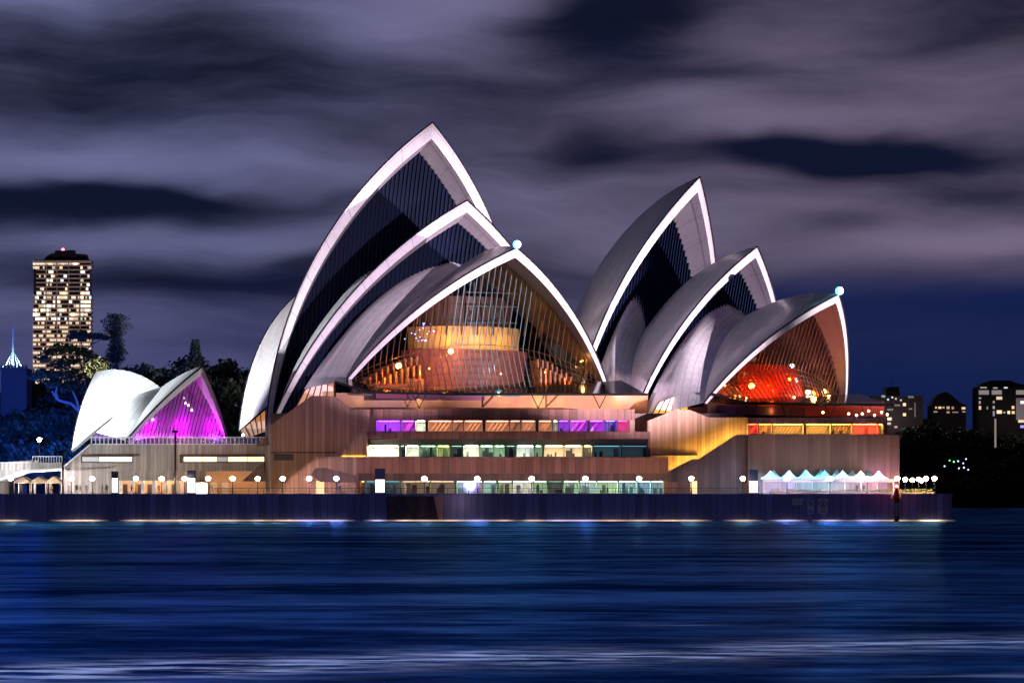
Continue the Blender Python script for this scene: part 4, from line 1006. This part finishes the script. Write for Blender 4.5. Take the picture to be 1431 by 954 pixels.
def pine_proto(seed, h, w_, label, group=None):
    rg = random.Random(seed); r_ = root('pine_tree', label, 'tree', (0, 0, 0), group); t = MB(); t.tube([(0, 0, 0), (0, 0, h)], h * .02, 6, .05); t.build('trunk', M['bark'], r_)
    cr = MB(); n = 22
    for i in range(n):
        z = h * (.2 + .78 * i / n); rad = w_ * (1 - (i / n) * .72) * (.8 + .4 * rg.random())
        for k in range(7):
            a = 6.28 * k / 7 + i; leafcloud(cr, (math.cos(a) * rad * .6, math.sin(a) * rad * .6, z + rg.uniform(-.3, .3)), rad * .42, 26, rg, .32, .6)
    cr.build('crown', M['pine'], r_); return r_
# hills -----------------------------------------------------------------
def hill(name, prof, Y0, Y1, rows=10, mat=None):
    """prof: (x, height) at the back; rises from the shore"""
    m = MB(); g = []
    for j in range(rows + 1):
        f = j / rows; k = 1 - (1 - f) ** 2
        g.append([(x * (1 + (Y0 + (Y1 - Y0) * f - Y0) / Y0 * 0), Y0 + (Y1 - Y0) * f, -1.0 + (h + 1) * k) for x, h in prof])
    m.quadgrid(g); return structure(m.build(name, mat or plain('dark_ground', (.03, .035, .025), .9), None, True))
YR = 1257
hill('hill', [(60, 8), (150, 10), (185, 22), (205, 30), (222, 34), (240, 35), (255, 33), (280, 28), (330, 28), (420, 34), (700, 30)], YR, YR + 110)
hill('garden_hill', [(-420, 22), (-190, 20), (-130, 24), (-105, 30), (-80, 31), (-60, 25), (-40, 20), (-10, 12), (30, 4)], 560, 690)
def hz(x, prof, Yq, Y0, Y1):
    xs = [p[0] for p in prof]; f = (Yq - Y0) / (Y1 - Y0); return -1 + (float(np.interp(x, xs, [p[1] for p in prof])) + 1) * (1 - (1 - f) ** 2)
PR = [(60, 8), (150, 10), (185, 22), (205, 30), (222, 34), (240, 35), (255, 33), (280, 28), (330, 28), (420, 34), (700, 30)]
PG = [(-420, 22), (-190, 20), (-130, 24), (-105, 30), (-80, 31), (-60, 25), (-40, 20), (-10, 12), (30, 4)]
g1 = 'trees on the wooded headland across the water'; l1 = 'dark round tree in the wooded headland across the water'
g2 = 'trees on the garden hill behind the small shells'; l2 = 'dark round tree on the garden hill behind the small shells'
P1 = [tree_proto(s, 15, 11, M['leaf'], .8, l1, g1) for s in (1, 2, 3)]
P2 = [tree_proto(s + 10, 13, 9, M['leaf2'] if s == 2 else M['leaf'], .5, l2, g2) for s in (1, 2, 3)]
rt = random.Random(11); usedp = {}
def place(protos, x, y, z, sc):
    i = rt.randrange(len(protos)); p = protos[i]; key = id(p)
    if key not in usedp: usedp[key] = 1; p.location = (x, y, z); p.scale = (sc,) * 3; p.rotation_euler = (0, 0, rt.random() * 6); return p
    return copy_thing(p, (x, y, z), None, rt.random() * 6, sc)
for j in range(5):
    Yq = YR + 6 + j * 22
    for i in range(15):
        px = 1236 + i * 14.5 + rt.uniform(-6, 6); x = xat(px, Yq)
        place(P1, x, Yq, hz(x, PR, Yq, YR, YR + 110) - .5, .75 + .4 * rt.random())
for j in range(5):
    Yq = 572 + j * 24
    for i in range(15):
        px = -10 + i * 27 + rt.uniform(-10, 10); x = xat(px, Yq)
        if px > 330 and px < 345: continue
        place(P2, x, Yq, hz(x, PG, Yq, 560, 690) - .3, .8 + .4 * rt.random())
# two upright pines, spreading umbrella tree
def topped_pine(px, pytop, pybase, Yq, label):
    x, _, zb_ = at(px, pybase, Yq); h = zat(pytop, Yq) - zb_; r_ = root('pine_tree', label, 'tree', (x, Yq, zb_)); rg = random.Random(px)
    t = MB(); t.tube([(x, Yq, zb_ - 4), (x, Yq, zb_ + h * .95)], .4, 6, .12); t.build('trunk', M['bark'], r_); c = MB()
    for i in range(46):
        f = i / 45; z = zb_ + h * (.0 + .95 * f); rad = (3.0 - 2.0 * f) if f < .52 else (3.9 - abs(f - .80) * 9.5)
        rad = max(rad, 1.1) * rg.uniform(.75, 1.15); a = i * 2.4 + rg.random()
        for q in (0.25, .75): leafcloud(c, (x + math.cos(a + q * 2) * rad * q, Yq + math.sin(a + q * 2) * rad * q, z + rg.uniform(-.5, .5)), rad * .42 + .35, 60, rg, .26, .62)
    c.build('crown', M['pine'], r_)
topped_pine(162, 437, 505, 650, 'tall pine with a wide knotted top beside the tower')
pp = pine_proto(4, 12, 3.2, 'lone pointed pine above the magenta lit shell'); pp.location = at(273, 534, 660)
um = root('umbrella_tree', 'spreading flat topped tree with pale lit limbs left of the small shells', 'tree', at(112, 600, 545)); rg = random.Random(9); c = MB()
for (px, py, rx, rz_) in ((70, 492, 2.2, .9), (85, 486, 2.6, 1.1), (100, 488, 2.6, 1.1), (115, 494, 2.2, 1), (128, 500, 2, 1), (62, 500, 1.8, .8), (52, 527, 2, .9), (62, 522, 2.4, 1.1), (78, 524, 2.5, 1.1), (95, 520, 2.5, 1), (110, 528, 2.4, 1), (75, 538, 2, .8), (122, 516, 2.2, 1.1), (100, 505, 2.6, 1), (82, 508, 2.4, 1), (140, 505, 1.8, .9), (120, 540, 1.8, .8), (95, 542, 1.8, .7)):
    for k in range(3): p = Vector(at(px + rg.uniform(-4, 4), py + rg.uniform(-2, 2), 545 + rg.uniform(-4, 4))); leafcloud(c, p, rx, 90, rg, .32, .5)
c.build('crown', M['leaf2'], um)
t = MB()
for pts in (((112, 604), (111, 572), (106, 556), (99, 541)), ((111, 574), (100, 564), (82, 559), (76, 552), (73, 546)), ((112, 580), (118, 560), (121, 545), (118, 530)), ((80, 558), (78, 549), (80, 540))): t.tube([at(p[0], p[1], 545) for p in pts], .42, 7, .18)
t.build('trunk', M['pale_bark'], um)
sp = root('stone_pine', 'flat crowned pine standing against the apartment tower', 'tree', at(120, 505, 640)); c = MB()
for (px, py, rx) in ((100, 470, 1.8), (108, 466, 2.2), (118, 467, 2.4), (127, 470, 2), (135, 469, 1.6), (143, 470, 1.9), (148, 472, 1.2), (112, 471, 2)): leafcloud(c, at(px, py, 640), rx, 160, rg, .32, .55)
c.build('crown', M['pine'], sp); t = MB(); t.tube([at(118, 520, 640), at(117, 490, 640), at(112, 474, 640)], .35, 6, .15); t.tube([at(117, 492, 640), at(130, 480, 640), at(142, 474, 640)], .2, 6, .1); t.build('trunk', M['bark'], sp)
gt = root('garden_tree', 'yellow lit leafy tree directly behind the largest small shell', 'tree', at(138, 560, 520)); c = MB()
for (px, py, rx) in ((125, 514, 1.6), (133, 508, 1.8), (141, 505, 1.7), (137, 517, 1.5), (128, 521, 1.2), (145, 512, 1.2)): leafcloud(c, at(px, py, 520), rx, 60, rg, .3, .8)
c.build('crown', plain('lit_leaf', (.16, .16, .05), .6), gt); t = MB(); t.tube([at(140, 600, 520), at(138, 540, 520), at(134, 512, 520)], .3, 6, .15); t.build('trunk', M['bark'], gt)
flood((xat(150, 510), 510, 20), at(134, 512, 520), 2500, (1, .85, .35), 60)
# blue event light flooding the garden at the left edge
flood((xat(-60, 470), 470, 12), at(-10, 645, 572), 6e5, (.015, .10, 1.0), 48, .9)
lamp_light(at(-8, 628, 480), 9000, (.03, .2, 1.0), .5, 'blue_light')
lamp_light(at(40, 600, 556), 9000, (.03, .12, 1.0), .5, 'blue_light')

# ------------------------------------------------------------------ far buildings
def blocklit(m, *a): m.pbox(*a); return m
def apartment(name, label, px0, px1, py0, py1, Yq, depth, wallmat, wins, roof=None, mast=None, balcony=None):
    r_ = root(name, label, 'building', at((px0 + px1) / 2, py1, Yq))
    m = MB(); m.pbox(px0, px1, py0, py1, Yq, Yq + depth); m.build('wall', wallmat, r_)
    if roof: m = MB(); m.pprism(roof, Yq + .5, Yq + depth - 1); m.build('roof', M['dark'], r_)
    for (x, y, w_, h_, col, st) in wins:
        m = MB(); m.pbox(x, x + w_, y, y + h_, Yq - .25, Yq - .02); wi = m.build('window', G(col, st), r_)
        m = MB(); m.pbox(x - .3, x + w_ + .3, y + h_ + .05, y + h_ + .5, Yq - .5, Yq - .02); m.build('sill', M['room'], wi)
    if mast: m = MB(); m.tube([at(mast[0], py0, Yq + 3), at(mast[0], mast[1], Yq + 3)], .35, 5, .15); m.build('mast', M['steel'], r_)
    return r_
# tall apartment tower
YT2 = 1500
tw = root('apartment_tower', 'tall lit apartment tower with balcony bands and a red beacon', 'building', at(86, 560, YT2))
DW = plain('dark_glazing', (.02, .025, .05), .2); SLAB = plain('pale_slab', (.55, .46, .44), .7)
m = MB(); m.pbox(47, 126, 363, 600, YT2 + 2, YT2 + 8); m.build('dark_glazing', DW, tw)
m = MB(); m.pprism([(60, 364), (66, 357), (72, 354), (76, 354), (77, 350), (104, 349.5), (104, 354), (121, 355.5), (123, 364)], YT2 + 3, YT2 + 8); m.build('penthouse', M['dark'], tw)
MB().ball(at(88, 349, YT2 + 5), 1.1, 8).build('red_beacon', G((1, .1, .12), 9), tw, True)
rw = random.Random(21); floors = []; rest_w = MB()
py = 364.0; i = 0
while py < 560:
    wide = i < 2 or py > 411; a0, a1 = (45.3, 128) if wide else (50.5, 125.5)
    m = MB(); m.pbox(a0, a1, py, py + (3.2 if i == 0 else 1.9), YT2, YT2 + 6); m.build('floor_slab', SLAB, tw); floors.append((py, a0, a1)); py += 5.95; i += 1
for k, xx in enumerate((64.5, 79.5, 96, 112)): MB().pbox(xx - .5, xx + .5, 372, 560, YT2 + .6, YT2 + 5).build('fin_wall', SLAB, tw)
cols = [(1, .72, .42), (1, .85, .62), (1, .78, .62), (.95, 1, .75), (.85, .95, 1)]; nw = 0
for (py, a0, a1) in floors:
    edges = [a0, 64, 79, 95.5, 111.5, a1]
    for k in range(5):
        if k == 3 and 372 < py < 410: continue
        pr = .32 if py < 405 else .62
        if py < 368: pr = .95 if k < 4 else 0
        x = edges[k] + .8
        while x < edges[k + 1] - 1.8:
            wd = min(rw.choice((1.8, 2.6, 4, 6)), edges[k + 1] - .8 - x)
            if rw.random() < pr and wd > 1.2:
                if nw < 95 and wd > 2:
                    m = MB(); m.pbox(x, x + wd, py + 2.0, py + 5.8, YT2 + 1.2, YT2 + 1.9); m.build('window', G(rw.choice(cols), rw.choice((.5, .9, 1.4, 2.0))), tw); nw += 1
                else: rest_w.pbox(x, x + wd, py + 2.4, py + 5.4, YT2 + 1.2, YT2 + 1.9)
            x += wd + .7
rest_w.build('lit_windows', G((1, .76, .50), 0.8), tw)['kind'] = 'stuff'
m = MB()
# castle like house with lit flag mast
ch_ = root('turret_house', 'dark crenellated turret with a floodlit flag mast on top', 'building', at(18, 570, 600))
ST = plain('dark_sandstone', (.09, .085, .08), .9)
m = MB(); m.pbox(1, 37, 514, 600, 600, 607); m.build('tower', ST, ch_)
m = MB()
for i in range(8): m.pbox(1 + i * 4.8, 3.8 + i * 4.8, 510, 513.9, 600, 600.8)
m.pbox(0, 38, 514, 516.5, 599.6, 599.98); m.build('battlement', ST, ch_)
mp = MB(); mp.tube([at(18, 512, 602), at(18, 456, 602)], .26, 6, .18); mpo = mp.build('flag_mast', M['white'], ch_)
m = MB()
for dx_ in (-11, -6, 7, 12): m.tube([at(18, 490, 602), at(18 + dx_, 512, 602)], .07, 4)
m.build('stay', M['white'], mpo)
for px in (8, 28): lamp_light(at(px, 509, 601.2), 1300, (.5, 1, .8), .3, 'mast_light')
# houses on the far right
WN = (1, .62, .30); WP = (.9, .8, .75)
apartment('apartment_block', 'stepped pale apartment block with a roof mast on the headland', 1219, 1290, 553, 640, 1345, 16, plain('grey_render', (.10, .09, .10), .8),
 [(1232, 552, 5, 3, WP, .35), (1240, 557, 2.2, 2.2, (.4, .7, 1), 1.5), (1246, 554, 2, 2, WP, 1.2), (1251, 556, 2, 2, WP, .9), (1258, 558, 2, 2, (1, .8, .85), .9), (1262, 563, 4, 4, WN, 1.4), (1262, 577, 4, 4, (1, .75, .35), 1.2), (1240, 583, 6, 4, (1, .85, .6), 1.0), (1240, 590, 5, 3, (1, .75, .6), .6), (1250, 595, 4, 2.5, (1, .6, .6), .5), (1269, 553, 8, 3, WP, .12), (1278, 562, 1.5, 20, WP, .10), (1270, 570, 5, 2, WP, .12), (1240, 571, 8, 2, WP, .14), (1250, 565, 8, 2, WP, .14)], [(1238, 553), (1239, 541), (1256, 540), (1258, 553)], (1246, 523))
apartment('gabled_house', 'dark gabled house with a low row of amber windows', 1302, 1350, 567, 640, 1350, 14, plain('dark_render', (.02, .02, .03), .9),
 [(1307, 568, 2.2, 2.6, WN, .9), (1311.5, 568, 4, 2.8, WN, 1.1), (1317, 568, 3, 2.2, WN, .5), (1323, 567.6, 4, 3.6, WN, .6), (1330, 568, 3, 3.4, (1, .55, .4), .4), (1344, 568.6, 5, 3, WN, 1.1), (1305, 574, 5, 2, WP, .25), (1323, 574.5, 4, 2.5, WN, .4), (1331, 575, 8, 1.3, (1, .6, .4), .3), (1345, 574.5, 4, 1.2, WP, .5)], [(1300, 567), (1306, 556), (1313, 550), (1322, 547), (1330, 552), (1341, 562), (1352, 567)])
apartment('hotel_block', 'dark broad hipped roof block with pale bay windows', 1367.5, 1440, 540, 640, 1350, 18, plain('dark_brick', (.03, .03, .04), .9),
 [(1368, 545, 14, 6, WP, .22), (1386, 545, 14, 6, WP, .22), (1420, 545, 14, 6, WP, .22), (1370, 540.5, 9, 1.6, WP, .45), (1388, 541, 6, 1.6, WP, .45), (1403, 540.5, 5, 2, (.9, .9, 1), .8), (1392.5, 554, 8, 4, (1, .75, .5), .8), (1368, 555, 3, 2, WP, .4), (1368, 560, 2.5, 4, WP, .35), (1368, 567, 3, 5, WN, .9), (1379, 568, 1.6, 3.5, WP, .3), (1387.5, 560, 2.6, 3, WP, .3), (1387.5, 567, 2.6, 4, WP, .4), (1393, 573, 7, 4.6, (1, .72, .35), 1.2), (1408, 574, 3.5, 4, (1, .9, .4), 1.2), (1414, 567, 3.5, 4, WN, 1), (1414, 574, 4, 4, WN, .9), (1387.5, 574, 2.6, 7, (.7, .65, 1), .3), (1402, 575, 3, 2, (1, .7, .8), .4), (1420, 556, 12, 30, (.55, .45, .65), .10), (1426, 560, 5, 4, (1, .85, .8), .9), (1423, 586, 8, 4, (1, .75, .45), .9), (1426, 594, 5, 3.4, (.3, .3, 1), 1.2)], [(1366, 541), (1376, 534), (1386, 531.5), (1412, 531.5), (1424, 536), (1440, 538), (1440, 541)])
lpp = root('light_pole', 'pale lit pole rising from the dark headland trees', 'pole', at(1391, 612, 1270)); m = MB(); m.tube([at(1391, 625, 1250), at(1391, 585, 1250)], .5, 6); m.build('glowing_shaft', G((.75, .6, .55), .35), lpp)  # light falling on the pole put in as self glow
m = MB(); m.box(at(1389.5, 585, 1250)[0], at(1392.5, 585, 1250)[0], 1249.4, 1250.6, zat(585, 1250), zat(583.5, 1250)); m.build('head', M['dark'], lpp)
for k, (px, py, col) in enumerate(((1327, 643, (.1, .9, .3)), (1333, 645, (.3, .9, .5)), (1339, 644, (.5, .9, 1)), (1346, 647, (.5, .5, 1)), (1350, 641, (.6, .5, 1)), (1340, 654, (.6, .5, 1)), (1347, 653, (.6, .6, 1)), (1353, 656, (.5, .5, 1)), (1320, 651, (.4, .8, .9)))):
    o = root('garden_light', ('green' if k < 2 else 'pale blue') + ' garden light glimmering among the headland trees', 'light', at(px, py, YR - 4), 'coloured garden lights on the headland')
    MB().ball(at(px, py, YR - 4), .42, 8).build('bulb', G(col, 3), o, True); p = at(px, py, YR - 4); MB().tube([(p[0], p[1], max(-1, p[2] - 22)), (p[0], p[1], p[2] - .4)], .08, 4).build('stake', M['dark'], o)
print('objects', len(scene.objects))

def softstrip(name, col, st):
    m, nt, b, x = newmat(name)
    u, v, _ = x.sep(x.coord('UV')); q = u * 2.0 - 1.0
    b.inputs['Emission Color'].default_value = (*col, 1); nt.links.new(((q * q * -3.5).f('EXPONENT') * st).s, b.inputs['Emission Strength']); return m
SOFT = [softstrip('underwall_warm', (1, .66, .48), 0.9), softstrip('underwall_violet', (.82, .66, 1), 1.0)]  # added glow strips at the wall foot for the bright waterline, not real fittings
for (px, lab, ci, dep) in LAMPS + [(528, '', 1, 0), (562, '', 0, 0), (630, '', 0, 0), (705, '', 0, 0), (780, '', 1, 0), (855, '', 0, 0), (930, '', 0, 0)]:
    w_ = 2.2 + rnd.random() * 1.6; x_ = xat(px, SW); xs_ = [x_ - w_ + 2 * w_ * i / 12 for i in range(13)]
    m = MB(); m.quadgrid([[(a, SW - .72, z_) for a in xs_] for z_ in (.06, .30)], [[(i / 12, v_) for i in range(13)] for v_ in (0, 1)]); m.build('added_waterline_glow', SOFT[ci], sw)

for px, w__ in ((1250, 2200), (1330, 900), (1425, 2200)): lamp_light(at(px, 585, 1330), w__, (1, .74, .66), .5, 'added_wall_fill')  # added lamps to brighten the headland buildings

lamp_light(at(640, 700, 397), 70, (1, .62, .62), .3, 'added_pier_fill')  # added unseen lamp that brightens the pier panel
